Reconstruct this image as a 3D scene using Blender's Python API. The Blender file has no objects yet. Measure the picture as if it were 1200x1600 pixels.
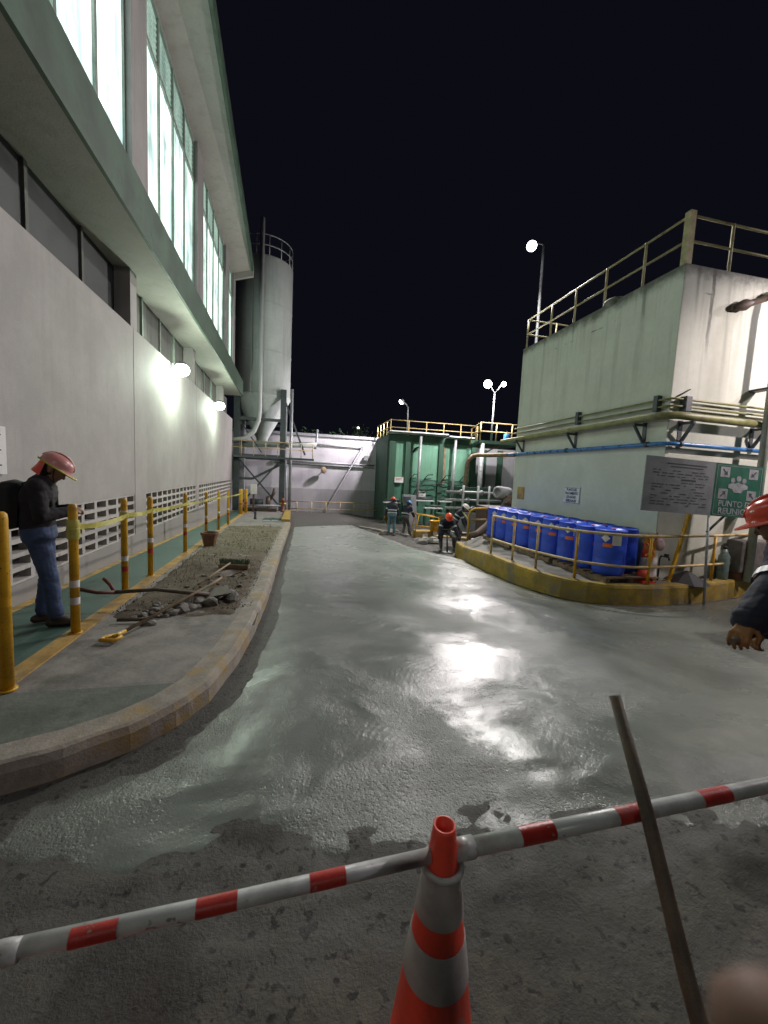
import bpy, bmesh, math, random
from mathutils import Vector, Matrix, noise
R = math.radians
random.seed(7)
S = bpy.context.scene
COL = S.collection

# ---------------------------------------------------------------- camera, world, exposure
CAM = Vector((0, 0, 1.65))
pi_, ro_, ya_ = 0.0937271, 0.0464459, 0.2181864
cy, sy, cp, sp = math.cos(ya_), math.sin(ya_), math.cos(pi_), math.sin(pi_)
fwd = Vector((sy*cp, cy*cp, -sp)); rr = Vector((cy, -sy, 0)); uu = rr.cross(fwd)
cr, sr = math.cos(ro_), math.sin(ro_)
r2 = cr*rr + sr*uu; u2 = -sr*rr + cr*uu
cd = bpy.data.cameras.new("camera"); cam = bpy.data.objects.new("camera", cd); COL.objects.link(cam)
m = Matrix.Identity(4)
for i in range(3):
    m[i][0], m[i][1], m[i][2], m[i][3] = r2[i], u2[i], -fwd[i], CAM[i]
cam.matrix_world = m
cd.sensor_width = 36; cd.sensor_fit = 'AUTO'; cd.lens = 36*623.3/1600
cd.clip_start = 0.01; cd.clip_end = 600
cd.dof.use_dof = True; cd.dof.focus_distance = 7.0; cd.dof.aperture_fstop = 5.0
S.camera = cam

W = bpy.data.worlds.new("World"); S.world = W; W.use_nodes = True
nt = W.node_tree; bg = nt.nodes["Background"]
sky = nt.nodes.new("ShaderNodeTexSky"); sky.sky_type = 'NISHITA'; sky.sun_disc = False
sky.sun_elevation = R(-9); sky.sun_rotation = R(200)
mixs = nt.nodes.new("ShaderNodeMix"); mixs.data_type = 'RGBA'; mixs.inputs[0].default_value = 0.04
mixs.inputs[6].default_value = (0.0032, 0.0032, 0.0060, 1)
nt.links.new(sky.outputs[0], mixs.inputs[7]); nt.links.new(mixs.outputs[2], bg.inputs[0])
bg.inputs[1].default_value = 1.0
S.view_settings.view_transform = 'Standard'; S.view_settings.look = 'None'
S.view_settings.exposure = 0.24; S.view_settings.gamma = 1
S.render.engine = 'CYCLES'; S.cycles.use_denoising = True
S.cycles.sample_clamp_direct = 14.0; S.cycles.sample_clamp_indirect = 2.0; S.cycles.max_bounces = 6
S.cycles.caustics_reflective = False; S.cycles.caustics_refractive = False

# ---------------------------------------------------------------- helpers
def zg(x, y):
    u = max(x+.3, 0)                     # nearly flat lane that falls into a gutter beside the island
    return -.038*min(max(y, 0), 30) - .027*min(u, 3.5) - .205*sstep(3.3, 5.5, u)
def zw(y):                       # raised walkway level on the left
    return -.038*min(max(y, 0), 30) + .12
def lerp(a, b, t): return a+(b-a)*t
def sstep(a, b, x):
    t = min(max((x-a)/(b-a), 0), 1); return t*t*(3-2*t)
def n1(x, y, z=0.0): return noise.noise(Vector((x, y, z)))
def interp(pts, v):              # pts sorted list of (v, value)
    if v <= pts[0][0]: return pts[0][1]
    for (a, fa), (b, fb) in zip(pts, pts[1:]):
        if v <= b: return lerp(fa, fb, (v-a)/(b-a))
    return pts[-1][1]

def tag(o, label=None, cat=None, group=None, kind=None):
    if label: o["label"] = label
    if cat: o["category"] = cat
    if group: o["group"] = group
    if kind: o["kind"] = kind
    return o
def empty(name, loc, label, cat, group=None, rz=0):
    o = bpy.data.objects.new(name, None); COL.objects.link(o)
    o.empty_display_size = .1
    o.matrix_basis = Matrix.Translation(Vector(loc)) @ Matrix.Rotation(rz, 4, 'Z')
    return tag(o, label, cat, group)
def rootmat(o):
    while o.parent: o = o.parent
    return o.matrix_basis.copy()

class MB:
    def __init__(s): s.v = []; s.f = []; s.mi = []; s.sm = []; s.cur = 0; s.smooth = False
    def add(s, vs, fs, smooth=None):
        b = len(s.v); s.v += [Vector(v) for v in vs]
        for f in fs:
            s.f.append([b+i for i in f]); s.mi.append(s.cur); s.sm.append(s.smooth if smooth is None else smooth)
        return s
    def box(s, a, b, bev=0):
        x0, y0, z0 = a; x1, y1, z1 = b
        if bev <= 0:
            return s.add([(x0,y0,z0),(x1,y0,z0),(x1,y1,z0),(x0,y1,z0),(x0,y0,z1),(x1,y0,z1),(x1,y1,z1),(x0,y1,z1)],
                  [(3,2,1,0),(4,5,6,7),(0,1,5,4),(1,2,6,5),(2,3,7,6),(3,0,4,7)], False)
        bm = bmesh.new(); bmesh.ops.create_cube(bm, size=1)
        for v in bm.verts: v.co = Vector((lerp(x0,x1,v.co.x+.5), lerp(y0,y1,v.co.y+.5), lerp(z0,z1,v.co.z+.5)))
        bmesh.ops.bevel(bm, geom=bm.edges[:], offset=bev, segments=2, affect='EDGES', profile=.6)
        bm.verts.index_update(); s.add([v.co.copy() for v in bm.verts], [[v.index for v in f.verts] for f in bm.faces], False); bm.free(); return s
    def obox(s, c, ax, ay, az, bev=0):      # oriented box: centre + half axes
        b0 = len(s.v); s.box((-1,-1,-1),(1,1,1)) if bev <= 0 else None
        if bev > 0:
            lx, ly, lz = ax.length, ay.length, az.length
            s.box((-lx,-ly,-lz),(lx,ly,lz), bev)
            for i in range(b0, len(s.v)):
                v = s.v[i]; s.v[i] = Vector(c)+ax.normalized()*v.x+ay.normalized()*v.y+az.normalized()*v.z
        else:
            for i in range(b0, len(s.v)):
                v = s.v[i]; s.v[i] = Vector(c)+ax*v.x+ay*v.y+az*v.z
        return s
    def bar(s, p, q, w, h, up=(0,0,1)):     # rectangular bar between two points
        p = Vector(p); q = Vector(q); d = (q-p); up = Vector(up)
        if abs(d.normalized().dot(up)) > .98: up = Vector((0,1,0))
        sd = d.cross(up).normalized(); u = sd.cross(d).normalized()
        return s.obox((p+q)/2, sd*w/2, d/2, u*h/2)
    def tube(s, pts, r, n=12, caps=True):
        pts = [Vector(p) for p in pts]; k = len(pts)
        rs = r if isinstance(r, (list, tuple)) else [r]*k
        b = []; fs = []
        t0 = (pts[1]-pts[0]).normalized()
        nrm = t0.orthogonal().normalized()
        for i, p in enumerate(pts):
            if i == 0: t = (pts[1]-p).normalized()
            elif i == k-1: t = (p-pts[i-1]).normalized()
            else: t = ((p-pts[i-1]).normalized()+(pts[i+1]-p).normalized()).normalized()
            nrm = (nrm-t*nrm.dot(t)).normalized(); bn = t.cross(nrm)
            for j in range(n):
                a = 2*math.pi*j/n; b.append(p+(nrm*math.cos(a)+bn*math.sin(a))*rs[i])
        for i in range(k-1):
            for j in range(n):
                fs.append((i*n+j, i*n+(j+1)%n, (i+1)*n+(j+1)%n, (i+1)*n+j))
        s.add(b, fs, True)
        if caps:
            o = len(s.v)-len(b)
            s.f.append([o+n-1-j for j in range(n)]); s.mi.append(s.cur); s.sm.append(False)
            s.f.append([o+(k-1)*n+j for j in range(n)]); s.mi.append(s.cur); s.sm.append(False)
        return s
    def cyl(s, c, r, h, n=20): return s.tube([c, (c[0], c[1], c[2]+h)], r, n)
    def lathe(s, prof, c=(0,0,0), n=24, axis=None, smooth=True, cap=True):   # prof [(r,z)]
        c = Vector(c); rot = Matrix.Identity(3)
        if axis is not None: rot = Vector((0,0,1)).rotation_difference(Vector(axis)).to_matrix()
        vs = []; fs = []
        for r, z in prof:
            for j in range(n):
                a = 2*math.pi*j/n; vs.append(c+rot@Vector((r*math.cos(a), r*math.sin(a), z)))
        for i in range(len(prof)-1):
            for j in range(n): fs.append((i*n+j, i*n+(j+1)%n, (i+1)*n+(j+1)%n, (i+1)*n+j))
        if cap:
            fs.append(tuple(range(n-1,-1,-1))); k=(len(prof)-1)*n; fs.append(tuple(k+j for j in range(n)))
        return s.add(vs, fs, smooth)
    def prism(s, poly, z0, z1):             # poly CCW [(x,y)], z scalars or functions
        f0 = z0 if callable(z0) else (lambda x,y: z0); f1 = z1 if callable(z1) else (lambda x,y: z1)
        n = len(poly)
        vs = [(x,y,f0(x,y)) for x,y in poly]+[(x,y,f1(x,y)) for x,y in poly]
        return s.add(vs, [tuple(range(n-1,-1,-1)), tuple(range(n,2*n))]+[(i,(i+1)%n,n+(i+1)%n,n+i) for i in range(n)], False)
    def sphere(s, c, r, seg=16, rings=10, sc=(1,1,1), rot=None):
        vs = []; fs = []
        for i in range(rings+1):
            t = math.pi*i/rings
            for j in range(seg):
                a = 2*math.pi*j/seg
                v = Vector((math.sin(t)*math.cos(a)*sc[0], math.sin(t)*math.sin(a)*sc[1], math.cos(t)*sc[2]))*r
                if rot is not None: v = rot@v
                vs.append(Vector(c)+v)
        for i in range(rings):
            for j in range(seg): fs.append((i*seg+j, (i+1)*seg+j, (i+1)*seg+(j+1)%seg, i*seg+(j+1)%seg))
        return s.add(vs, fs, True)
    def quad(s, a, b, c, d): return s.add([a,b,c,d], [(0,1,2,3)], False)
    def build(s, name, mats, parent=None, world=True, label=None):
        me = bpy.data.meshes.new(name)
        vs = s.v
        if parent is not None and world:
            inv = rootmat(parent).inverted(); vs = [inv@v for v in vs]
        me.from_pydata([tuple(v) for v in vs], [], s.f)
        mats = mats if isinstance(mats, (list, tuple)) else [mats]
        for mm in mats: me.materials.append(mm)
        me.polygons.foreach_set("material_index", s.mi); me.polygons.foreach_set("use_smooth", s.sm)
        bm = bmesh.new(); bm.from_mesh(me); bmesh.ops.remove_doubles(bm, verts=bm.verts, dist=1e-5)
        bmesh.ops.recalc_face_normals(bm, faces=bm.faces); bm.to_mesh(me); bm.free()
        o = bpy.data.objects.new(name, me); COL.objects.link(o)
        if parent is not None: o.parent = parent
        if label: o["label"] = label
        return o
def kids(o): return [c for c in bpy.data.objects if c.parent is o]
def copy_tree(o, parent=None):
    c = o.copy(); COL.objects.link(c)
    if parent is not None: c.parent = parent
    for ch in kids(o): copy_tree(ch, c)
    return c

def text(s, size, origin, right, up, name, mt, parent, align='CENTER', bold=.0, xs=1.0, spacing=1.0):
    cu = bpy.data.curves.new(name, 'FONT'); cu.body = s; cu.size = size; cu.align_x = align; cu.align_y = 'CENTER'
    cu.extrude = .0015; cu.offset = bold; cu.space_character = spacing
    t = bpy.data.objects.new(name, cu); COL.objects.link(t)
    dg = bpy.context.evaluated_depsgraph_get(); me = bpy.data.meshes.new_from_object(t.evaluated_get(dg))
    bpy.data.objects.remove(t); bpy.data.curves.remove(cu)
    right = Vector(right).normalized(); up = Vector(up).normalized(); nn = right.cross(up)
    inv = rootmat(parent).inverted()
    for v in me.vertices: v.co = inv@(Vector(origin)+right*v.co.x*xs+up*v.co.y+nn*v.co.z)
    me.materials.clear(); me.materials.append(mt)
    o = bpy.data.objects.new(name, me); COL.objects.link(o); o.parent = parent; return o

# ---------------------------------------------------------------- materials
class NT:
    def __init__(s, name):
        s.m = bpy.data.materials.new(name); s.m.use_nodes = True; s.t = s.m.node_tree
        s.b = s.t.nodes["Principled BSDF"]; s._pos = None
    def n(s, typ, **kw):
        x = s.t.nodes.new("ShaderNode"+typ)
        for k, v in kw.items(): setattr(x, k, v)
        return x
    def put(s, sock, v):
        if hasattr(v, 'is_output'): s.t.links.new(v, sock)
        elif isinstance(v, (tuple, list)) and len(v) == 3 and sock.type == 'RGBA': sock.default_value = (*v, 1)
        else: sock.default_value = v
    def pos(s):
        if s._pos is None: s._pos = s.n("NewGeometry").outputs["Position"]
        return s._pos
    def vec(s, scale=(1,1,1), off=(0,0,0)):
        x = s.n("Mapping"); s.t.links.new(s.pos(), x.inputs[0]); x.inputs["Scale"].default_value = scale; x.inputs["Location"].default_value = off
        return x.outputs[0]
    def noise(s, scale, detail=4, rough=.6, vec=None, dist=0, out=0):
        x = s.n("TexNoise"); s.t.links.new(vec if vec is not None else s.pos(), x.inputs["Vector"])
        x.inputs["Scale"].default_value = scale; x.inputs["Detail"].default_value = detail; x.inputs["Roughness"].default_value = rough; x.inputs["Distortion"].default_value = dist
        return x.outputs[out]
    def ramp(s, f, a, b, c0=0., c1=1.):
        x = s.n("MapRange", interpolation_type='SMOOTHSTEP'); s.t.links.new(f, x.inputs[0])
        for i, v in enumerate((a, b, c0, c1)): x.inputs[i+1].default_value = v
        return x.outputs[0]
    def mix(s, f, a, b, blend='MIX'):
        x = s.n("Mix", data_type='RGBA', blend_type=blend); s.put(x.inputs[0], f); s.put(x.inputs[6], a); s.put(x.inputs[7], b); return x.outputs[2]
    def math(s, op, a, b=0., c=None):
        x = s.n("Math", operation=op); s.put(x.inputs[0], a); s.put(x.inputs[1], b)
        if c is not None: s.put(x.inputs[2], c)
        return x.outputs[0]
    def sep(s):
        x = s.n("SeparateXYZ"); s.t.links.new(s.pos(), x.inputs[0]); return x.outputs
    def bump(s, h, strength=.3, dist=.01, normal=None):
        x = s.n("Bump"); s.put(x.inputs["Height"], h); x.inputs["Strength"].default_value = strength; x.inputs["Distance"].default_value = dist
        if normal is not None: s.t.links.new(normal, x.inputs["Normal"])
        return x.outputs[0]
    def out(s, col=None, rough=None, normal=None, metal=None, spec=None, emis=None, estr=None):
        if col is not None: s.put(s.b.inputs["Base Color"], col)
        if rough is not None: s.put(s.b.inputs["Roughness"], rough)
        if normal is not None: s.put(s.b.inputs["Normal"], normal)
        if metal is not None: s.put(s.b.inputs["Metallic"], metal)
        if spec is not None: s.put(s.b.inputs["Specular IOR Level"], spec)
        if emis is not None: s.put(s.b.inputs["Emission Color"], emis); s.put(s.b.inputs["Emission Strength"], estr)
        return s.m

def paint(name, c, rough=.5, var=.25, scale=6, dirt=None, dirt_amt=.5, bump=.15, metal=0, scratch=None):
    """generic worn surface: two tones of noise, optional dirt / chips of another colour"""
    k = NT(name)
    f = k.noise(scale, 5, .65)
    dark = tuple(x*(1-var) for x in c); lite = tuple(min(1, x*(1+var*.6)) for x in c)
    col = k.mix(k.ramp(f, .3, .7), dark, lite)
    if dirt:
        g = k.ramp(k.noise(scale*.55, 6, .7, k.vec(off=(3.1,7.7,1.3))), .62-.25*dirt_amt, .8-.2*dirt_amt)
        col = k.mix(g, col, dirt)
    if scratch:
        g = k.ramp(k.noise(scale*5, 3, .8, k.vec(off=(9,2,4))), .63, .68); col = k.mix(g, col, scratch)
    return k.out(col, k.ramp(f, .2, .8, max(.05, rough-.1), min(1, rough+.12)), k.bump(k.noise(scale*9, 3, .6), bump, .01), metal)

def wall_mat(name, c, grime, streak=.5, topz=None, rough=.75, low=None, blotch=.35, runs=()):
    """painted masonry with vertical run-off streaks that start at the top"""
    k = NT(name); x, y, z = k.sep()
    f = k.noise(1.3, 6, .65); g = k.noise(11, 5, .6)
    col = k.mix(k.ramp(f, .3, .72), tuple(v*(1-blotch*.4) for v in c), c)
    col = k.mix(k.ramp(g, .35, .75, 0, .35), col, tuple(v*.8 for v in c))
    s1 = k.noise(3.2, 5, .65, k.vec((1,1,.06))); s2 = k.noise(9, 4, .6, k.vec((1,1,.035), (5,2,0)))
    m1 = k.ramp(s1, .5, .66, 0, streak); m2 = k.ramp(s2, .55, .7, 0, streak*.7)
    if topz is not None:
        h = k.ramp(z, topz-3.6, topz, .1, 1.); m1 = k.math('MULTIPLY', m1, h); m2 = k.math('MULTIPLY', m2, h)
    col = k.mix(m1, col, grime); col = k.mix(m2, col, tuple(v*.8 for v in grime))
    if topz is not None:
        e = k.math('ADD', z, k.math('MULTIPLY', k.noise(2.6, 5, .7), .55)); col = k.mix(k.ramp(e, topz-.06, topz+.28, 0, .95), col, tuple(v*.35 for v in grime))
    for (ax_, pos_, wd, zl, amt) in runs:                 # single dark run-off marks and a cracked render line
        a = (x, y)[ax_] if ax_ < 2 else z
        dd = k.math('ABSOLUTE', k.math('SUBTRACT', k.math('ADD', a, k.math('MULTIPLY', k.noise(3, 4, .6, k.vec(off=(pos_,1,2))), .08)), pos_+.04))
        mk = k.ramp(dd, wd*.35, wd, amt, 0)
        if ax_ < 2: mk = k.math('MULTIPLY', mk, k.ramp(z, zl, zl+1.2, 0, 1))
        else: mk = k.math('MULTIPLY', mk, k.ramp(k.noise(1.1, 5, .7, k.vec(off=(6,4,1))), .52, .60))
        mk = k.math('MULTIPLY', mk, k.ramp(k.noise(6, 4, .7, k.vec((1,1,.3))), .3, .6, .35, 1))
        col = k.mix(mk, col, (.055,.055,.05))
    if low is not None:
        e = k.math('ADD', z, k.math('MULTIPLY', k.noise(2.2, 5, .7), .7)); col = k.mix(k.ramp(e, low, low+.55, .55, 0), col, grime)
    return k.out(col, rough, k.bump(k.math('ADD', k.noise(45, 3, .6), k.noise(4, 4, .6)), .35, .008))

def plain(name, c, rough=.5, metal=0, spec=.5):
    k = NT(name); f = k.noise(14, 4, .6)
    return k.out(k.mix(f, tuple(v*.8 for v in c), tuple(min(1, v*1.15) for v in c)), rough, k.bump(k.noise(60, 2, .5), .08, .004), metal, spec)
def glow(name, c, s):
    k = NT(name); return k.out((.8,.8,.8), .4, emis=c, estr=s)

M = {}
M['wall'] = wall_mat("white_wall_paint", (.42,.405,.38), (.22,.21,.195), .12, None, low=.95, blotch=.45)
M['upper'] = wall_mat("upper_wall_paint", (.36,.34,.33), (.15,.14,.13), .35)
M['soffit'] = wall_mat("soffit_paint", (.44,.43,.385), (.22,.21,.17), .25)
M['fascia'] = paint("green_fascia_paint", (.075,.125,.085), .6, .35, 2.5, (.05,.08,.06), .5, .2)
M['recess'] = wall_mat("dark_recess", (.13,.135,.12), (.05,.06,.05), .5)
M['screen'] = paint("dark_louvre", (.030,.036,.036), .5, .4, 3)
M['block'] = wall_mat("breeze_block_paint", (.52,.50,.47), (.26,.23,.19), .3)
M['hole'] = plain("dark_void", (.025,.023,.02), .9)
M['rb'] = wall_mat("pale_green_wall_paint", (.60,.625,.535), (.22,.23,.18), .40, 5.97, low=.2, runs=((0,7.92,.06,3.9,.85),(0,7.55,.05,4.6,.55),(1,7.62,.07,4.6,.6),(1,9.9,.05,4.9,.4),(1,11.2,.05,4.8,.4),(2,5.48,.022,0,.85)))
M['concrete'] = paint("old_concrete", (.23,.22,.20), .85, .3, 3, (.12,.115,.10), .55, .5)
M['kerb'] = paint("faded_kerb", (.29,.265,.225), .85, .3, 5, (.33,.23,.08), .55, .5)
M['yellow'] = paint("yellow_paint", (.62,.345,.012), .45, .18, 7, (.28,.15,.02), .35, .15, 0, (.10,.06,.03))
M['yline'] = paint("worn_yellow_line", (.42,.27,.075), .8, .3, 5, (.20,.17,.12), .65, .4)
M['ykerb'] = paint("yellow_kerb_paint", (.35,.24,.035), .8, .35, 2.6, (.18,.15,.10), .6, .6, 0, (.16,.15,.13))
M['walk'] = paint("green_floor_paint", (.050,.105,.085), .6, .3, 1.6, (.10,.12,.105), .4, .3)
M['rail'] = paint("cream_yellow_rail", (.56,.42,.19), .55, .25, 8, (.25,.15,.06), .4, .2)
M['railg'] = paint("dull_olive_rail", (.36,.32,.17), .55, .25, 8, (.18,.11,.05), .45, .2)
M['olive'] = paint("olive_pipe_paint", (.22,.225,.085), .5, .3, 6, (.12,.09,.04), .45, .2)
M['bluepipe'] = paint("blue_pipe_paint", (.045,.17,.40), .3, .2, 6)
M['drum'] = paint("blue_plastic", (.028,.095,.68), .36, .18, 4, None, .3, .08)
M['steel'] = paint("galvanised_steel", (.36,.38,.39), .5, .25, 8, (.2,.19,.18), .35, .1, .35)
M['silo'] = wall_mat("silo_paint", (.47,.51,.49), (.20,.23,.215), .3)
M['darksteel'] = paint("dark_steel", (.055,.07,.08), .5, .3, 6, (.09,.05,.03), .3)
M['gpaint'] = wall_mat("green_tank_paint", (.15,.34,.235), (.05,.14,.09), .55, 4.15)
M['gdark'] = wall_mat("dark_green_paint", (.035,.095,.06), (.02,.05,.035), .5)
M['farwall'] = wall_mat("far_white_wall", (.60,.59,.62), (.30,.29,.29), .15)
M['fargrey'] = wall_mat("far_grey_band", (.40,.39,.41), (.22,.21,.2), .2)
M['greytank'] = wall_mat("grey_tank_wall", (.33,.335,.36), (.17,.17,.17), .4)
M['soil'] = None
M['wood'] = paint("weathered_wood", (.26,.19,.115), .8, .35, 9, (.13,.10,.07), .5, .4)
M['dwood'] = paint("dirty_handle_wood", (.105,.075,.05), .6, .35, 14, (.05,.04,.03), .5, .3)
M['iron'] = paint("rusty_iron", (.085,.06,.045), .6, .4, 12, (.14,.06,.03), .4)
M['rock'] = paint("broken_concrete", (.21,.20,.18), .9, .4, 7, (.10,.09,.075), .5, .8)
M['whitepaint'] = paint("white_paint", (.70,.70,.68), .5, .15, 6, (.4,.39,.36), .3)
M['signgrey'] = paint("aluminium_sign_face", (.20,.22,.225), .6, .2, 3)
M['signgreen'] = paint("green_sign_face", (.022,.115,.075), .45, .2, 5)
M['ink'] = plain("sign_ink", (.045,.055,.065), .6)
M['blueink'] = plain("blue_ink", (.03,.07,.14), .6)
M['redtape'] = paint("red_reflective_tape", (.46,.035,.025), .4, .3, 8, (.20,.05,.04), .45, .15, 0, (.35,.28,.26))
M['orange'] = paint("orange_plastic", (.88,.085,.045), .42, .2, 5, (.45,.07,.04), .45, .15, 0, (.30,.20,.17))
M['reflect'] = paint("grey_white_reflective_sleeve", (.40,.375,.35), .5, .25, 5, (.24,.22,.2), .5)
M['pvc'] = paint("white_plastic_tube", (.56,.58,.57), .35, .2, 4, (.30,.30,.28), .55, .15, 0, (.22,.21,.19))
M['rubber'] = plain("black_rubber", (.02,.02,.02), .7)
M['tape'] = paint("yellow_caution_tape", (.46,.43,.085), .35, .25, 9)
M['skin'] = plain("skin", (.30,.165,.11), .55)
M['hair'] = plain("black_hair", (.012,.010,.009), .5)
M['label_o'] = plain("orange_sticker", (.85,.20,.05), .5)
M['label_w'] = plain("white_sticker", (.72,.72,.70), .5)
M['label_r'] = plain("pink_red_sticker", (.75,.18,.16), .5)
M['foliage'] = paint("night_foliage", (.035,.07,.03), .6, .5, 3)
M['terra'] = paint("brown_pot_clay", (.23,.12,.075), .8, .3, 9)
M['polegrey'] = paint('weathered_pole_grey', (.13,.135,.14), .6, .25, 8, (.08,.075,.07), .4)
M['lampmetal'] = plain("lamp_housing", (.25,.25,.26), .4, .3)
M['lens_pink'] = glow("lamp_lens_cool", (1,.93,.97), 60)
M['lens_green'] = glow("wall_lamp_lens", (.94,1,.93), 26)
M['lens_dim'] = glow("far_lamp_lens", (1,.95,.85), 8)

def soil_mat():
    k = NT("dry_soil"); f = k.noise(2.2, 7, .7); g = k.noise(22, 5, .7); y = k.sep()[1]
    col = k.mix(k.ramp(f, .35, .7), (.065,.047,.031), (.135,.112,.075)); col = k.mix(k.ramp(g, .5, .75, 0, .7), col, (.16,.135,.095))
    col = k.mix(k.math('MULTIPLY', k.ramp(k.math('ADD', y, k.math('MULTIPLY', k.noise(1.2, 5, .7), 4)), 9, 12.5), .6), col, (.165,.15,.098))
    gr = k.ramp(k.noise(.9, 5, .7, k.vec(off=(4,1,0))), .56, .68, 0, .55); col = k.mix(gr, col, (.13,.15,.055))
    col = k.mix(k.ramp(k.noise(40, 3, .7, k.vec(off=(1,5,0))), .62, .7, 0, .8), col, (.05,.04,.03))
    return k.out(col, .95, k.bump(k.math('ADD', f, k.noise(28, 5, .7)), .6, .025))
M['soil'] = soil_mat()
def ground_mat():
    k = NT("old_pavement"); f = k.noise(1.1, 7, .7); g = k.noise(9, 6, .7)
    col = k.mix(k.ramp(f, .3, .7), (.040,.036,.029), (.098,.090,.071)); col = k.mix(k.ramp(g, .42, .7, 0, .75), col, (.150,.140,.115))
    y = k.sep()[1]; sp_l = k.ramp(k.math('ADD', y, k.math('MULTIPLY', k.noise(2.4, 6, .72, k.vec(off=(2,2,2))), 1.5)), 1.75, 2.25)
    col = k.mix(k.math('MULTIPLY', sp_l, .6), col, (.072,.076,.068))          # cement slurry spilt in front of the pour
    v = k.n("TexVoronoi"); k.t.links.new(k.vec((1,1,1)), v.inputs[0]); v.inputs["Scale"].default_value = 7.5
    sp_ = k.math('MULTIPLY', k.ramp(v.outputs[0], .10, .17, 1, 0), k.ramp(k.noise(2.6, 4, .7, k.vec(off=(2,9,0))), .44, .54))
    col = k.mix(sp_, col, (.012,.011,.010))
    v2 = k.n("TexVoronoi"); k.t.links.new(k.vec((1,1,1), (3,1,0)), v2.inputs[0]); v2.inputs["Scale"].default_value = 26
    sp2 = k.math('MULTIPLY', k.ramp(v2.outputs[0], .12, .22, 1, 0), k.ramp(k.noise(3.1, 4, .7), .48, .6)); col = k.mix(sp2, col, (.025,.023,.02))
    damp = k.ramp(k.noise(.9, 6, .65, k.vec(off=(7,3,0))), .5, .66); col = k.mix(k.math('MULTIPLY', damp, .6), col, (.045,.042,.037))
    v3 = k.n("TexNoise"); k.t.links.new(k.vec((1,1,1), (11,5,0)), v3.inputs[0]); v3.inputs["Scale"].default_value = 19; v3.inputs["Detail"].default_value = 3
    col = k.mix(k.math('MULTIPLY', k.ramp(v3.outputs[0], .60, .66), .9), col, (.022,.020,.018))
    for (cx, cy_, rad) in ((-.52,1.27,.27),(-.12,1.95,.2),(2.2,1.25,.22)):       # dark rounded patches with a hard rim
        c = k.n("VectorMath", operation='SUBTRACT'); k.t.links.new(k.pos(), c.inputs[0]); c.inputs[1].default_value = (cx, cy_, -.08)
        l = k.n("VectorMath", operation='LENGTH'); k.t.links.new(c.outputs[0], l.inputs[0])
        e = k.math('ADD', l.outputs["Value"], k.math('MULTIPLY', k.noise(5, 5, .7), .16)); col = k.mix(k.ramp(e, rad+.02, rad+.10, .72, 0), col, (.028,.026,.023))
    return k.out(col, k.ramp(g, .3, .7, .6, .9), k.bump(k.math('ADD', k.math('MULTIPLY', g, .8), k.noise(45, 5, .75)), 0.7, .014))
M['ground'] = ground_mat()
def wet_mat():
    k = NT("wet_concrete"); f = k.noise(.55, 6, .6, None, .6); g = k.noise(6, 6, .65)
    x, y, z = k.sep()
    base = k.mix(k.ramp(f, .35, .68), (.122,.138,.122), (.184,.202,.180))
    base = k.mix(k.ramp(g, .4, .75, 0, .35), base, (.205,.215,.20))
    base = k.mix(k.ramp(k.noise(.9, 5, .6, k.vec((.35,1.4,1), (2,6,0)), .5), .56, .68, 0, .65), base, (.085,.092,.084))
    base = k.mix(k.math('MULTIPLY', k.ramp(y, 5.5, 9.5), .55), base, (.36,.385,.35))
    sm = k.ramp(y, 5.0, 10.5)                       # older float passes further up the road are smoother and drier
    patch_ = k.ramp(k.noise(.85, 6, .62, k.vec(off=(4,4,1)), .6), .40, .60)      # open, grainy areas between floated ones
    rough = k.math('ADD', k.ramp(f, .3, .7, .20, .32), k.math('MULTIPLY', sm, .08)); rough = k.math('SUBTRACT', rough, k.math('MULTIPLY', patch_, .07))
    fine = k.noise(120, 3, .6); mid = k.noise(33, 5, .66)
    vo = k.n("TexVoronoi"); k.t.links.new(k.pos(), vo.inputs[0]); vo.inputs["Scale"].default_value = 46
    h = k.math('ADD', k.math('MULTIPLY', fine, .25), k.math('MULTIPLY', mid, .45)); h = k.math('SUBTRACT', h, k.math('MULTIPLY', k.ramp(vo.outputs[0], .0, .45, .5, 0), .35))
    h = k.math('MULTIPLY', h, k.math('ADD', .25, k.math('MULTIPLY', patch_, 1.0)))
    # trowel sweeps: concentric ripples around the places the worker knelt
    for (cx, cy_, rad, wl) in ((2.75,4.75,1.15,.060),(2.86,2.45,.75,.042),(1.5,3.0,.9,.050),(4.1,3.3,1.0,.05),(3.3,7.4,1.2,.08),(.9,2.2,.8,.045)):
        c = k.n("VectorMath", operation='SUBTRACT'); k.t.links.new(k.pos(), c.inputs[0]); c.inputs[1].default_value = (cx, cy_, 0)
        c2 = k.n("VectorMath", operation='MULTIPLY'); k.t.links.new(c.outputs[0], c2.inputs[0]); c2.inputs[1].default_value = (1, .85, 0)
        l = k.n("VectorMath", operation='LENGTH'); k.t.links.new(c2.outputs[0], l.inputs[0]); r = l.outputs["Value"]
        rn = k.math('ADD', r, k.math('MULTIPLY', k.noise(1.7, 3, .6), .22))
        w = k.math('SINE', k.math('MULTIPLY', rn, 6.283/wl))
        msk = k.math('MULTIPLY', k.ramp(r, rad*.75, rad, 1, 0), k.ramp(r, rad*.2, rad*.45, 0, 1))
        msk = k.math('MULTIPLY', msk, k.ramp(k.noise(2.3, 4, .65, k.vec(off=(cx, cy_, 2))), .47, .60))
        h = k.math('ADD', h, k.math('MULTIPLY', k.math('MULTIPLY', w, msk), .020))
    hs = k.math('MULTIPLY', h, k.ramp(y, 4.5, 10.0, 1, .34))
    nn = k.bump(hs, 1.0, .012)
    nn = k.bump(k.noise(2.4, 4, .6, k.vec((.6,1.3,1)), .7), .07, .05, nn)
    return k.out(base, rough, nn, None, .85)
M['wet'] = wet_mat()
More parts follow.
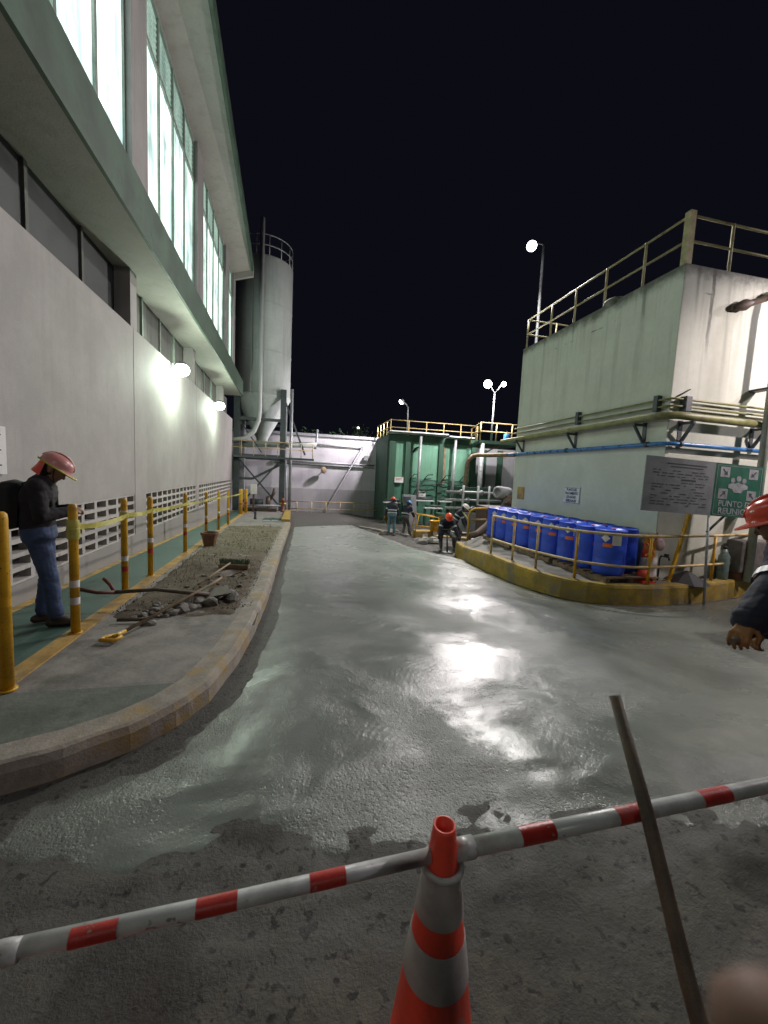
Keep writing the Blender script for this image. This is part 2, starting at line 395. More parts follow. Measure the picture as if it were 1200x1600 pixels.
def pane_mat(name, c, s, dim):
    """frosted pane lit from the hall behind it: uneven vertical bands of light"""
    k = NT(name); a = k.noise(1.4, 4, .55, k.vec((.2,1.6,.22))); b = k.noise(5, 3, .6, k.vec((.2,2.4,.10), (3,3,3)))
    c3 = k.noise(1.1, 5, .6, k.vec((.4,.8,.8), (1,6,2)), .6)
    v = k.math('ADD', k.math('ADD', k.math('MULTIPLY', a, .45), k.math('MULTIPLY', b, .25)), k.math('MULTIPLY', c3, .3)); e = k.ramp(v, .40, .56, dim, 1.0)
    col = k.mix(k.ramp(v, .34, .6), tuple(x*y for x, y in zip(c, (.74,.94,1.0))), c)
    return k.out((.3,.34,.33), .25, emis=col, estr=k.math('MULTIPLY', e, s))
M['pane'] = pane_mat("lit_frosted_pane", (.82,1.0,.88), 1.6, .30)
M['pane_bright'] = pane_mat("lit_clear_pane", (.86,1.0,.92), 2.1, .35)
M['transom'] = pane_mat("dim_transom_louvre", (.55,.78,.62), .34, .45)
M['mullion'] = paint("pale_green_frame", (.28,.34,.29), .5, .2, 6)

# ================================================================ LIGHT FIXTURES
def lamp_light(parent, loc, target, power, color, size, spot=None, blend=.6):
    d = bpy.data.lights.new("bulb", 'SPOT' if spot else 'POINT'); d.energy = power; d.color = color; d.shadow_soft_size = size
    if spot: d.spot_size = R(spot); d.spot_blend = blend
    o = bpy.data.objects.new("bulb", d); COL.objects.link(o)
    q = (Vector(target)-Vector(loc)).to_track_quat('-Z', 'Y').to_matrix().to_4x4()
    o.parent = parent; o.matrix_basis = rootmat(parent).inverted()@(Matrix.Translation(Vector(loc))@q)
    return o
def street_lamp(base, heads, label, power, col, group='street lamps on tall poles', r=.06, lens='lens_pink', aim=None, spot=160):
    """heads: list of (head position, arm start height)"""
    t = empty("street_lamp", base, label, "street lamp", group)
    top = max(h[1] for h in heads)
    MB().tube([base, (base[0], base[1], top)], [r, r*.75], 12).build("pole", M['polegrey'], t)
    for k, (hp, za, rad, pw) in enumerate(heads):
        hp = Vector(hp); a = Vector((base[0], base[1], za))
        MB().tube([a, a.lerp(hp, .5)+Vector((0,0,.08)), hp+Vector((0,0,.12))], r*.55, 8).build("arm", M['polegrey'], t)
        d = (Vector(aim if aim else (2, 6, 0))-hp).normalized()
        hd = MB().lathe([(rad*.35,-rad*.9),(rad*.8,-rad*.55),(rad*1.06,-.02),(rad*1.1,.02)], hp, 20, d).build("lamp_head", M['lampmetal'], t)
        MB().lathe([(rad*1.0,.0),(rad*.98,rad*.35),(rad*.7,rad*.72),(rad*.3,rad*.9)], hp+d*.022, 20, d).build("lamp_lens", M[lens], hd)
        if pw: lamp_light(t, hp+d*(rad*1.1), hp+d*5, power*pw, col, rad, spot)
    return t
PINK = (1,.93,.92); WARM = (1,.91,.84)
street_lamp((8.28,13.4,zg(8,13)), [((7.58,13.0,9.60),9.95,.16,1.0)], "tall street lamp rising behind the roof railing of the pale green building", 2600, (1,.97,.93), aim=(3,5,0), spot=168)
street_lamp((10.85,21.4,3.78), [((9.98,20.5,6.80),6.5,.22,1.0),((11.3,21.2,7.05),6.5,.14,.3)], "twin headed street lamp behind the yellow platform railing", 3300, PINK, aim=(4,14,0), spot=None)
street_lamp((7.05,25.9,3.95), [((6.52,25.6,6.41),6.1,.16,1.0)], "short lamp post standing on the roof of the green tank building", 3600, (1,.9,.97), aim=(1.6,28,1.4), spot=135)
street_lamp((12.4,2.2,-.3), [((10.9,2.9,5.7),5.6,.16,1.0)], "flood lamp on a pole at the right end of the pale green building", 1350, (1,.85,.84), aim=(10.0,6.7,3.6), spot=84)
street_lamp((-1.2,-9.5,0), [((-.4,-9.2,7.2),7.0,.16,1.0)], "street lamp standing behind the photographer", 190, (1,.94,.84), aim=(1,0,0), spot=150)
street_lamp((15.2,4.9,-.3), [((14.2,4.6,7.2),7.0,.16,1.0)], "unseen street lamp added right of the workers to light the slab", 1300, (1,.88,.93), aim=(3,3,0), spot=140)  # added lamp out of view, there for the glints on the wet slab
street_lamp((5.75,40.2,-1.5), [((5.8,39.7,6.1),6.3,.11,.12)], "distant lamp pole beyond the far white wall", 300, WARM, lens='lens_dim', aim=(5,25,0))
nl = Vector((1,.021,0)).normalized()                   # the left facade leans a little off the road axis
def LW(y, z, off=0.0): return Vector((-3.08-.021*y+off, y, z))
for (y, lab) in ((11.85, "nearer round wall lamp glowing on the white factory wall"), (18.0, "farther round wall lamp glowing on the white factory wall")):
    p = LW(y, 4.22); t = empty("wall_lamp", p, lab, "wall lamp", "round lamps on the white factory wall")
    MB().box(p+Vector((0,-.07,-.1)), p+Vector((.05,.07,.1)), .01).build("back_plate", M['lampmetal'], t)
    MB().tube([p+Vector((.03,0,.0)), p+Vector((.17,0,.02))], .028, 10).build("arm", M['lampmetal'], t)
    c = p+Vector((.27,0,.0))
    hd = MB().lathe([(.05,.16),(.10,.14),(.125,.10),(.13,.08)], c, 20).build("lamp_head", M['lampmetal'], t)
    MB().sphere(c+Vector((0,0,-.05)), .19, 20, 12, (1,1,.9)).build("lamp_lens", M['lens_green'], hd)
    lamp_light(t, c+Vector((.16,0,-.24)), c+Vector((.35,0,-3)), 200, (.82,1,.80), .08)

# ================================================================ GROUND, SLAB, PAVEMENTS
def ge(x, y):                                            # old ground: lower where the strip is dug out
    d = sstep(3.0, 3.9, x-interp([(9,9.),(11,4.2),(12,3.5),(14.5,3.1),(19,2.5)], y)+3.3)*sstep(9.8, 11.2, y)*sstep(23, 20, y)
    rg_ = sstep(3.2, 2.2, y)*(.013*n1(x*3, y*3, 21)+.008*n1(x*8, y*8, 22)+.005*n1(x*20, y*20, 23)) if -1 < y < 3.2 else 0
    if 1.2 < y < 2.6 and -2.5 < x < 4.5: rg_ += sstep(1.1, 1.4, y)*sstep(1.95, 1.6, y)*(.024*max(0, n1(x*1.6, y*9, 31)-.1)+.012*n1(x*6, y*10, 32))
    return zg(x, y)-.05+rg_-.13*d+(.035*n1(x*1.7, y*1.7)+.02*n1(x*5, y*5) if d > .1 else 0)*d
def grid_mesh(xs, ys, zf):
    b = MB(); nx, ny = len(xs), len(ys)
    b.add([(x, y, zf(x, y)) for y in ys for x in xs], [(j*nx+i, j*nx+i+1, (j+1)*nx+i+1, (j+1)*nx+i) for j in range(ny-1) for i in range(nx-1)], True)
    return b
def frange(a, b, s): n = max(1, round((b-a)/s)); return [a+(b-a)*i/n for i in range(n+1)]
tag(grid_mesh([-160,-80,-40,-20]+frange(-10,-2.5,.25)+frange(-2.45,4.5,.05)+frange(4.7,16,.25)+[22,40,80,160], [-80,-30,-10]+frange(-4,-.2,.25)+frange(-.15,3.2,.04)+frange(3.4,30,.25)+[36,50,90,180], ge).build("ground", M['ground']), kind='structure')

def zdug(x, y):
    lim = interp([(9.5,8.),(10.8,5.2),(11.6,3.75),(14.5,3.3),(19,2.66),(22,2.2)], y)
    d = min(x-lim-.05+.12*n1(x*3, y*3, 5), 21.5-y, 9.6-x)
    return ge(x, y)+(-.12 if d < 0 else .012+.05*sstep(0, .4, d)*(n1(x*2.3, y*2.3, 8)+.6*n1(x*6, y*6, 9)+.4*max(0, n1(x*15, y*15))))
def mud_mat():
    k = NT("dug_mud"); f = k.noise(2.4, 6, .7); g = k.noise(14, 5, .7)
    col = k.mix(k.ramp(f, .35, .68), (.038,.035,.030), (.085,.078,.064)); col = k.mix(k.ramp(g, .52, .7, 0, .6), col, (.15,.145,.128))
    return k.out(col, k.ramp(f, .3, .7, .55, .95), k.bump(k.math('ADD', f, k.noise(30, 5, .7)), .9, .04))
tag(grid_mesh(frange(2.0,9.7,.09), frange(9.6,21.6,.09), zdug).build("dug_strip", mud_mat()), kind='structure')
KERB = [(-.22,17.2),(-.27,14),(-.33,10.3),(-.36,8),(-.37,6.4),(-.40,5.4),(-.44,4.6),(-.51,3.8),(-.63,3.15),(-.78,2.85),(-.98,2.62),(-1.25,2.44),(-1.6,2.29),(-2.2,2.12),(-3.6,1.85)]
def kerb_x(y): return interp(sorted((b, a) for a, b in KERB), y)
ISL = [(5.22,12.3),(5.05,11.6),(4.85,10.5),(4.75,9.2),(4.78,7.9),(4.9,7.3),(5.12,6.75),(5.42,6.4),(5.85,6.18),(6.6,6.08),(7.6,6.13),(8.6,6.33),(9.8,6.62),(13.5,7.6)]
def isl_d(x, y):                                          # signed distance to the island kerb (positive on the road)
    best = 9
    for (a, b), (c, d) in zip(ISL, ISL[1:]):
        ex, ey = c-a, d-b; t = min(max(((x-a)*ex+(y-b)*ey)/(ex*ex+ey*ey), 0), 1)
        qx, qy = x-(a+ex*t), y-(b+ey*t); dd = math.hypot(qx, qy)
        if dd < abs(best): best = dd if (ex*qy-ey*qx) < 0 else -dd
    return best
KDENSE = []
for (a, b) in zip(KERB, KERB[1:]):
    n_ = max(1, int(math.dist(a, b)/.12)); KDENSE += [(lerp(a[0],b[0],i/n_), lerp(a[1],b[1],i/n_)) for i in range(n_)]
KDENSE.append(KERB[-1])
def zs(x, y):
    nz = .06*n1(x*2.3, y*2.3, 4)+.03*n1(x*7, y*7, 1)
    dl = 9
    if x < .6:
        dl = -9 if (y > 2.2 and x < kerb_x(y)) else min(math.hypot(x-a, y-b) for a, b in KDENSE)-lerp(.15, .12, sstep(3, 8, y))
    dn = y-interp([(-1.9,2.2),(-1.5,2.05),(-1.09,1.86),(-.84,1.76),(-.32,1.78),(.22,1.74),(.6,1.60),(.96,1.64),(1.28,1.66),(2.04,1.58),(2.72,1.5),(5,1.3),(9,1.0)], x)
    dr = interp([(9.5,8.),(10.8,5.2),(11.6,3.75),(14.5,3.3),(19,2.66)], y)-x if y > 9.5 else 9
    di = isl_d(x, y)-.03
    df = interp([(-.3,16.7),(1.0,17.8),(2.7,19)], x)-y
    rag = .06*n1(x*1.6, y*4, 12)+.04*n1(x*5, y*11, 13)+.025*n1(x*17, y*25, 14)
    d = min(dl+nz*.7, dn+nz+rag, dr+nz, di+nz*.6, df+nz)
    h = .052*sstep(0, .55, d)*(1-.45*sstep(.9, .1, dn))
    und = .010*n1(x*.9, y*.9, 2)+.006*n1(x*2.2, y*2.6, 3)+.0035*n1(x*6, y*6, 5)
    edge = sstep(1.0, .05, dn)*(.016*n1(x*1.6+.8*y, y*7, 8)+.030*max(0, n1(x*1.8+.5*y, y*10, 9)-.12)+.007*n1(x*12, y*20, 3))
    return zg(x, y)-.052+(h+(und+edge)*sstep(0, .3, d) if d > 0 else max(-.40, d*.9))
xs = frange(-1.9, 7, .06)+frange(7.15, 13, .15)[0:]
ys = frange(1.0, 5, .045)+frange(5.07, 10, .08)[0:]+frange(10.12, 19.4, .13)[0:]
tag(grid_mesh(xs, ys, zs).build("wet_concrete_road", M['wet']), kind='structure')

# raised pavement on the left
kp = [p for p in KERB]
inner = [(x-.20, y) if y > 2.9 else (x-.05, y+.2) for x, y in kp]
poly = [(-.42,24.2)]+inner+[(-6,2.05),(-6,24.2)]
def strip(a, b, zf0, zf1):        # long ribbon with per-section quads
    m_ = MB()
    for (p0, p1), (q0, q1) in zip(zip(a, a[1:]), zip(b, b[1:])):
        vs = [(p0[0],p0[1],zf0(p0[1])),(q0[0],q0[1],zf0(q0[1])),(q1[0],q1[1],zf0(q1[1])),(p1[0],p1[1],zf0(p1[1])),
              (p0[0],p0[1],zf1(p0[1])),(q0[0],q0[1],zf1(q0[1])),(q1[0],q1[1],zf1(q1[1])),(p1[0],p1[1],zf1(p1[1]))]
        m_.add(vs, [(0,1,2,3),(7,6,5,4),(0,4,5,1),(1,5,6,2),(2,6,7,3),(3,7,4,0)], False)
    return m_
tag(strip([(-6.5,y) for _, y in inner[:-1]]+[(-6.5,2.05)], inner[:-1]+[(-6.4,1.55)], lambda y: zw(y)-.25, lambda y: zw(y)-.006).build("pavement", M['concrete']), kind='structure')
tag(strip([(-6.5,24.5),(-6.5,17.2)], [(-.42,24.5),(-.42,17.2)], lambda y: zw(y)-.25, lambda y: zw(y)-.002).build("pavement", M['concrete']), kind='structure')
# kerb with chipped faces
kb = MB(); prev = None
dense = []
for (a, b) in zip(kp, kp[1:]):
    n_ = max(1, int(math.dist(a, b)/.09))
    for i in range(n_): dense.append((lerp(a[0],b[0],i/n_), lerp(a[1],b[1],i/n_)))
dense.append(kp[-1])
prof_v = []
for i, (x, y) in enumerate(dense):
    a = Vector(dense[max(0,i-3)]+(0,)); b = Vector(dense[min(len(dense)-1,i+3)]+(0,)); t = (b-a).normalized(); nrm = Vector((-t.y, t.x, 0))   # towards the road
    ch = .035*max(0, n1(x*4, y*4, 3))+.006*n1(x*11, y*11); w = .21
    zt = zw(y); zb = zg(x, y)-.12
    for (o, z) in ((.015-ch*.2, zb), (.012-ch, zt-.05), (-.012-ch*1.1, zt-.008), (-.04-ch*.6, zt+.002), (-w, zt), (-w, zb)):
        prof_v.append((x+nrm.x*o, y+nrm.y*o, z))
nd = len(dense)
kb.add(prof_v, [(i*6+j, i*6+(j+1)%6, (i+1)*6+(j+1)%6, (i+1)*6+j) for i in range(nd-1) for j in range(6)]+[(0,1,2,3,4,5),tuple((nd-1)*6+5-j for j in range(6))], False)
tag(kb.build("kerb", M['kerb']), kind='structure')
tag(strip([(-.62,24.2),(-.60,17.3)], [(-.30,24.2),(-.24,17.3)], lambda y: zw(y)-.5, lambda y: zw(y)+.10).build("kerb", M['ykerb']), kind='structure')
# green walkway and its worn yellow edge lines
def bx(y): return -1.95-.035*y
ysx = [2.2,6,10,14,18,24]
tag(strip([(-3.05-.021*y+.10,y) for y in ysx], [(bx(y)-.07,y) for y in ysx], lambda y: zw(y)-.1, lambda y: zw(y)+.004).build("walkway", M['walk']), kind='structure')
tag(strip([(bx(y)-.075,y) for y in ysx], [(bx(y)+.085,y) for y in ysx], lambda y: zw(y)-.1, lambda y: zw(y)+.009).build("walkway_edge_line", M['yline']), kind='structure')
tag(strip([(-3.05-.021*y,y) for y in ysx], [(-3.05-.021*y+.11,y) for y in ysx], lambda y: zw(y)-.1, lambda y: zw(y)+.009).build("walkway_edge_line", M['yline']), kind='structure')
# near pavement corner with faint green wash
gw = [(x-.02, y) for x, y in inner if y <= 3.2][:-2]
tag(strip([(-6,y) for _, y in gw], gw, lambda y: zw(y)-.1, lambda y: zw(y)+.001).build("pavement", paint("green_washed_concrete", (.14,.16,.135), .85, .3, 3, (.09,.10,.085), .5, .5)), kind='structure')
# soil strip
def zsoil(x, y):
    e = min(x-bx(y)-.10, kerb_x(y)-.19-x, y-4.72-.12*n1(x*4, 0), 15.2-y)
    e += .07*n1(x*5, y*5, 2)+.03*n1(x*15, y*15, 3)
    return zw(y)+(-.035+.05*sstep(-.04, .16, e)+(.035*n1(x*1.5, y*1.5)+.022*n1(x*5, y*5)+.012*n1(x*13, y*13))*sstep(0, .25, e))
tag(grid_mesh(frange(-2.55,-.42,.045), frange(4.5,15.5,.06), zsoil).build("soil_strip", M['soil']), kind='structure')
# dry weeds on the soil
wb = MB()
for i in range(1500):
    y = random.uniform(6.5, 15); x = random.uniform(bx(y)+.12, kerb_x(y)-.2)
    if n1(x*1.3+5, y*1.1) < -.02 and random.random() < .85: continue
    z = zsoil(x, y); a = random.uniform(0, 6.28); h = random.uniform(.02, .075); w = .006
    d = Vector((math.cos(a), math.sin(a), 0)); p = Vector((x, y, z)); l = Vector((random.uniform(-.04,.04), random.uniform(-.04,.04), h))
    wb.add([p-d*w, p+d*w, p+l*.6+d*w*.6, p+l], [(0,1,2),(0,2,3)], False)
gv = MB(); rg2 = random.Random(5)
for i in range(1700):
    y = 4.98+rg2.random()**2.2*9.8; x = rg2.uniform(bx(y)+.10, kerb_x(y)-.12); s_ = rg2.uniform(.004,.015)
    if n1(x*2.2, y*2.2, 6) < -.1: continue
    c = Vector((x, y, max(zsoil(x, y), zw(y)-.004)+s_*.4)); pts_ = [c+Vector((rg2.gauss(0,1),rg2.gauss(0,1),rg2.gauss(0,.8))).normalized()*s_ for _ in range(4)]
    gv.add(pts_+[c+Vector((0,0,s_))], [(0,1,4),(1,2,4),(2,3,4),(3,0,4)], False)
tag(gv.build("gravel", paint("dark_soil_pebbles", (.075,.064,.048), .9, .5, 9)), kind='stuff')
tag(wb.build("dry_grass", paint("dry_grass_blades", (.17,.17,.075), .8, .4, 9)), kind='stuff')
# island on the right
def zi(x, y): return -.235-.24*sstep(8.6, 12.0, y)*sstep(6.2, 5.3, x)
ikerb = MB(); idn = []
for a, b in zip(ISL, ISL[1:]):
    n_ = max(1, int(math.dist(a, b)/.15))
    for i in range(n_): idn.append((lerp(a[0],b[0],i/n_), lerp(a[1],b[1],i/n_)))
idn.append(ISL[-1]); pv = []
for i, (x, y) in enumerate(idn):
    a = Vector(idn[max(0,i-3)]+(0,)); b = Vector(idn[min(len(idn)-1,i+3)]+(0,)); t = (b-a).normalized(); nrm = Vector((t.y, -t.x, 0))
    ch = .02*max(0, n1(x*5, y*5, 9))
    zt = zi(x, y)+.02
    for (o, z) in ((-.03, -1.3), (-.0+ch, zt-.05), (.02+ch, zt-.005), (.05, zt), (.2, zt), (.2, -1.3)):
        pv.append((x-nrm.x*o, y-nrm.y*o, z))
ni = len(idn)
ikerb.add(pv, [(i*6+j, i*6+(j+1)%6, (i+1)*6+(j+1)%6, (i+1)*6+j) for i in range(ni-1) for j in range(6)]+[(0,1,2,3,4,5),tuple((ni-1)*6+5-j for j in range(6))], False)
tag(ikerb.build("kerb", M['ykerb']), kind='structure')
def zisl(x, y): return zi(x, y)+.012*n1(x*2, y*2) if isl_d(x, y) < -.11 else -1.3
tag(grid_mesh(frange(4.7,9.9,.09)+[10.4,11,12,13,16], frange(5.9,12.2,.09), zisl).build("island", paint("muddy_island_concrete", (.20,.19,.17), .85, .35, 2.5, (.10,.095,.08), .6, .6)), kind='structure')

# ================================================================ LEFT FACTORY BUILDING
Y0, Y1 = -6.0, 23.9
t = empty("factory_building", LW(10, zw(10)), "long white factory building with glowing upper windows and a green trimmed ledge", "building")
def wall_box(m_, y0, y1, z0, z1, o0, o1):                # slab parallel to the facade, offsets from the wall plane
    a, b, c, d = LW(y0,0,o0), LW(y1,0,o0), LW(y1,0,o1), LW(y0,0,o1)
    return m_.add([(p.x,p.y,z) for z in (z0,z1) for p in (a,d,c,b)], [(3,2,1,0),(4,5,6,7),(0,1,5,4),(1,2,6,5),(2,3,7,6),(3,0,4,7)], False)
panels = [(3.6,9.18),(9.85,14.84),(15.35,23.55)]
VZ0, VZ1 = .16, 1.0
mw = MB()
wall_box(mw, Y0, Y1, VZ1, 4.33, -.22, 0)                 # wall above the vents
edges = [Y0]+[v for p in panels for v in p]+[Y1]
for i in range(0, len(edges), 2): wall_box(mw, edges[i], edges[i+1], VZ0, VZ1, -.22, 0)
mw.build("lower_wall", M['wall'], t)
for (a, b) in ((9.2,9.83),(14.86,15.33)): wall_box(MB(), a, b, VZ0+.001, 4.325, -.01, .005).build("wall_pier", M['wall'], t)
wall_box(MB(), Y0, Y1, -1.3, VZ0, -.22, .018).build("plinth", M['wall'], t)
wall_box(MB(), Y0, Y1, -1.2, 5.6, -.8, -.55).build("inner_wall", M['hole'], t)
for (y0, y1) in panels:                                  # pierced block panels
    vp = MB(); rows = 5; dz = (VZ1-VZ0)/rows; ncol = round((y1-y0)/.42); dy = (y1-y0)/ncol
    for r in range(rows+1):
        z = VZ0+dz*r; wall_box(vp, y0, y1, max(VZ0+.001, z-.028), min(VZ1-.001, z+.028), -.14, -.006)
    for c in range(ncol+1):
        y = y0+dy*c; w = .045
        wall_box(vp, max(y0, y-w), min(y1, y+w), VZ0+.002, VZ1-.002, -.135, -.010)
    vp.build("vent_panel", M['block'], t)
# recessed band of louvres and pilasters under the ledge
pil = [2.0, 9.25, 14.55, 20.6]
for a, b in zip([Y0]+pil, pil+[Y1]):
    near = b < 10  # near bays coloured darker; farther ones painted paler as if lamplit
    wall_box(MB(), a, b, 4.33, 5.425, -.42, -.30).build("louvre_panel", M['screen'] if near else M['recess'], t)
    k = max(2, round((b-a)/1.35))
    for i in range(1, k):
        y = lerp(a, b, i/k); wall_box(MB(), y-.035, y+.035, 4.331, 5.42, -.30, -.26).build("louvre_post", M['mullion'] if not near else M['recess'], t)
for y in pil: wall_box(MB(), y-.17, y+.17, 4.332, 5.426, -.29, -.004).build("pilaster", M['upper'], t)
# ledge with green upstand
wall_box(MB(), Y0, 22.75, 5.43, 5.62, -.8, .605).build("ledge", M['soffit'], t)
wall_box(MB(), Y0, 22.76, 5.425, 6.19, .606, .66).build("ledge_fascia", M['fascia'], t)
wall_box(MB(), Y0, 22.74, 5.62, 5.70, -.2, .60).build("ledge_top", M['upper'], t)
# upper storey
SZ, TZ, HZ = 7.0, 10.45, 11.62
cols = [(-2.2,-1.3),(3.3,4.2),(8.87,9.74),(14.36,15.28),(20.2,21.1),(22.95,23.6)]
wall_box(MB(), Y0, 23.6, 5.70, SZ, -.3, .02).build("upper_wall", M['upper'], t)
wall_box(MB(), Y0, 23.6, HZ, 12.3, -.3, .02).build("upper_wall", M['upper'], t)
wall_box(MB(), Y0, 23.6, SZ, SZ+.09, -.02, .10).build("window_sill", M['soffit'], t)
for a, b in cols: wall_box(MB(), a, b, SZ, HZ, -.3, .13).build("pillar", M['upper'], t)
for (a, b) in [(-1.3,3.3),(4.2,8.87),(9.74,14.36),(15.28,20.2),(21.1,22.95)]:
    n_ = max(1, round((b-a)/1.16)); w = (b-a)/n_
    fr = MB()
    for i in range(n_+1):
        y = lerp(a, b, i/n_); wall_box(fr, max(a,y-.045), min(b,y+.045), SZ+.09, HZ, -.06, .03)
    wall_box(fr, a, b, TZ-.05, TZ+.05, -.055, .036); wall_box(fr, a, b, SZ+.09, SZ+.15, -.055, .034); wall_box(fr, a, b, HZ-.08, HZ-.001, -.055, .034)
    f_ = fr.build("window_frame", M['mullion'], t)
    for i in range(n_):
        ya, yb = a+w*i+.045, a+w*(i+1)-.045
        near = b < 9
        wall_box(MB(), ya, yb, SZ+.15, TZ-.05, -.03, -.012).build("pane", M['pane_bright'] if near else M['pane'], f_)
        tp = MB(); wall_box(tp, ya, yb, TZ+.05, HZ-.08, -.04, -.024)
        for k in range(8):
            z = TZ+.12+k*.125; p0, p1 = LW(ya, z, -.02), LW(yb, z, -.02); tp.bar(p0, p1, .05, .012, (1,0,.6))
        tp.build("transom", M['transom'], f_)
# roof overhang: dips a little towards the road end
def RF(y, z, o): p = LW(y, z, o); return p
rf = MB(); ys_ = [Y0, 23.1]
def edge_off(y): return lerp(1.36, .98, (y-Y0)/(23.1-Y0))
def edge_z(y): return lerp(11.55, 12.0, (y-Y0)/(23.1-Y0))
rf.add([LW(y, zz+dz, o) for y in ys_ for (zz, o) in ((11.63,-.2),(edge_z(y),edge_off(y))) for dz in (0,.3)], [(0,1,3,2),(4,6,7,5),(0,4,5,1),(2,3,7,6),(0,2,6,4),(1,5,7,3)], False)
rf.build("roof_overhang", M['soffit'], t)
fa = MB(); fa.add([LW(y, edge_z(y)+dz, edge_off(y)+o) for y in ys_ for o in (.002,.09) for dz in (-.06,.42)], [(0,1,3,2),(4,6,7,5),(0,4,5,1),(2,3,7,6),(0,2,6,4),(1,5,7,3)], False)
fa.build("roof_fascia", M['fascia'], t)
fe = MB(); y = 23.1
fe.add([LW(y+dy, zz+dz, o) for dy in (.005,.2) for (zz, o) in ((11.63,-.1),(edge_z(y),edge_off(y)+.09)) for dz in (-.28,.3)], [(0,1,3,2),(4,6,7,5),(0,4,5,1),(2,3,7,6),(0,2,6,4),(1,5,7,3)], False)
fe.build("roof_end_beam", M['soffit'], t)
p = LW(5.06, 1.62, .02)
ns = empty("wall_notice", p, "small pale paper notice on the white factory wall behind the person in the pink helmet", "notice")
MB().box((p.x-.01,p.y-.2,p.z-.16),(p.x+.012,p.y+.2,p.z+.36)).build("notice_sheet", M['label_w'], ns)
nb = MB()
for k in range(7): nb.box((p.x+.013,p.y-.15,p.z+.26-k*.055),(p.x+.0145,p.y+.12-.05*(k%3),p.z+.275-k*.055))
nb.build("printed_lines", M['ink'], ns)

# ================================================================ BOLLARDS AND TAPE
blabels = ["yellow bollard at the left edge of the photo, nearest to the camera", "yellow bollard with two white bands beside the person in the pink helmet",
  "yellow bollard standing behind the forked end of the dark bar, first after the person", "fourth yellow bollard along the walkway, beside the end of the dug soil",
  "fifth yellow bollard along the walkway, before the clay pot", "yellow bollard just beyond the clay pot, sixth along the walkway", "seventh yellow bollard along the walkway",
  "eighth yellow bollard along the walkway, under the far wall lamp", "near one of the thick yellow bollard pair at the end of the walkway", "far one of the thick yellow bollard pair at the end of the walkway"]
BY = [3.19,4.33,5.87,6.91,9.25,11.77,13.7,15.53,20.9,22.3]
BX = [-1.965,-2.08,-2.225,-2.25,-2.325,-2.42,-2.44,-2.44,-2.70,-2.62]
for i, (x, y) in enumerate(zip(BX, BY)):
    b = empty("bollard", (x, y, zw(y)), blabels[i], "bollard", "yellow bollards along the walkway")
    big = i >= 8; r = .040 if not big else .085; z0 = zw(y)
    MB().lathe([(r*1.45,0),(r*1.45,.010)], (x,y,z0+.008), 18).build("base_plate", M['yellow'], b)
    MB().lathe([(r,.0),(r,1.235),(r*.9,1.262),(r*.55,1.278)], (x,y,z0), 20).build("post", M['yellow'], b)
    for (zb, mt) in {0:[(.62,'yellow')],1:[(.30,'whitepaint'),(.47,'whitepaint'),(.95,'redtape')],2:[(.30,'redtape'),(.44,'whitepaint'),(1.05,'whitepaint')]}.get(i, [(.38,'redtape'),(.55,'whitepaint')] if i < 8 else [(.5,'redtape')]):
        MB().lathe([(r+.0015,0),(r+.0015,.07)], (x,y,z0+zb), 20, cap=False).build("band", M[mt], b)
tp = empty("caution_tape", (BX[1],BY[1],zw(4)+1), "yellow caution tape strung and twisted between the walkway bollards", "caution tape")
tb = MB(); segs = list(range(1, 9))
for a, b in zip(segs, segs[1:]):
    pa = Vector((BX[a]+.048, BY[a], zw(BY[a])+1.06)); pb = Vector((BX[b]+.048, BY[b], zw(BY[b])+1.06)); N = 18
    row = []
    for i in range(N+1):
        u = i/N; p = pa.lerp(pb, u); p.z -= .025*4*u*(1-u)*(1.3 if a == 1 else .6); p.x += .02*n1(p.y*2, a)
        tw = .5*math.sin(u*7+a)+n1(p.y*1.7, a); h = .030*(.55+.45*abs(math.cos(tw)))
        dv = Vector((math.sin(tw)*.8, 0, math.cos(tw))); row += [p+dv*h, p-dv*h]
    tb.add(row, [(2*i,2*i+1,2*i+3,2*i+2) for i in range(N)], True)
tb.build("tape", M['tape'], tp)
for i in (2,4,6): MB().lathe([(.050,-.045),(.056,-.01),(.052,.04)], (BX[i],BY[i],zw(BY[i])+1.06), 14, cap=False).build("tape_wrap", M['tape'], tp)
kn = MB()
for k in range(5): kn.lathe([(.047+.004*(k%2),-.028),(.053+.003*(k%3),0),(.048,.026)], (BX[1]+.003*(k%2),BY[1],zw(BY[1])+1.10-.034*k+.01*(k%2)), 14, Vector((.12*math.sin(k*2.1),.16*math.cos(k*1.7),1)), cap=False)
kn.build("tape_wrap", M['tape'], tp)

# ================================================================ SILO, FAR WALL, GREEN TANK BUILDING
sx, sy_, sr_ = -2.15, 26.0, 1.62
t = empty("silo", (sx, sy_, -.8), "tall grey steel silo with a conical hopper and top railing on dark steel legs", "silo")
MB().lathe([(sr_,5.9),(sr_,13.5),(sr_*.97,13.56),(.05,13.95)], (sx,sy_,0), 48).build("shell", M['silo'], t)
MB().lathe([(.30,3.1),(.34,3.5),(sr_+.02,5.88),(sr_+.02,6.02)], (sx,sy_,0), 48).build("hopper_cone", M['silo'], t)
rb = MB()
for z in (8.4,11.0): rb.lathe([(sr_+.004,z-.03),(sr_+.02,z-.02),(sr_+.02,z+.02),(sr_+.004,z+.03)], (sx,sy_,0), 48, cap=False)
rb.build("seam_ring", M['silo'], t)
rl = MB()
for z in (14.05,14.6): rl.tube([(sx+sr_*.97*math.cos(a*math.pi/18), sy_+sr_*.97*math.sin(a*math.pi/18), z) for a in range(37)], .028, 6)
for a in range(14):
    q = a*2*math.pi/14; rl.tube([(sx+sr_*.97*math.cos(q), sy_+sr_*.97*math.sin(q), 13.5),(sx+sr_*.97*math.cos(q), sy_+sr_*.97*math.sin(q), 14.6)], .028, 6)
rl.build("top_railing", M['steel'], t)
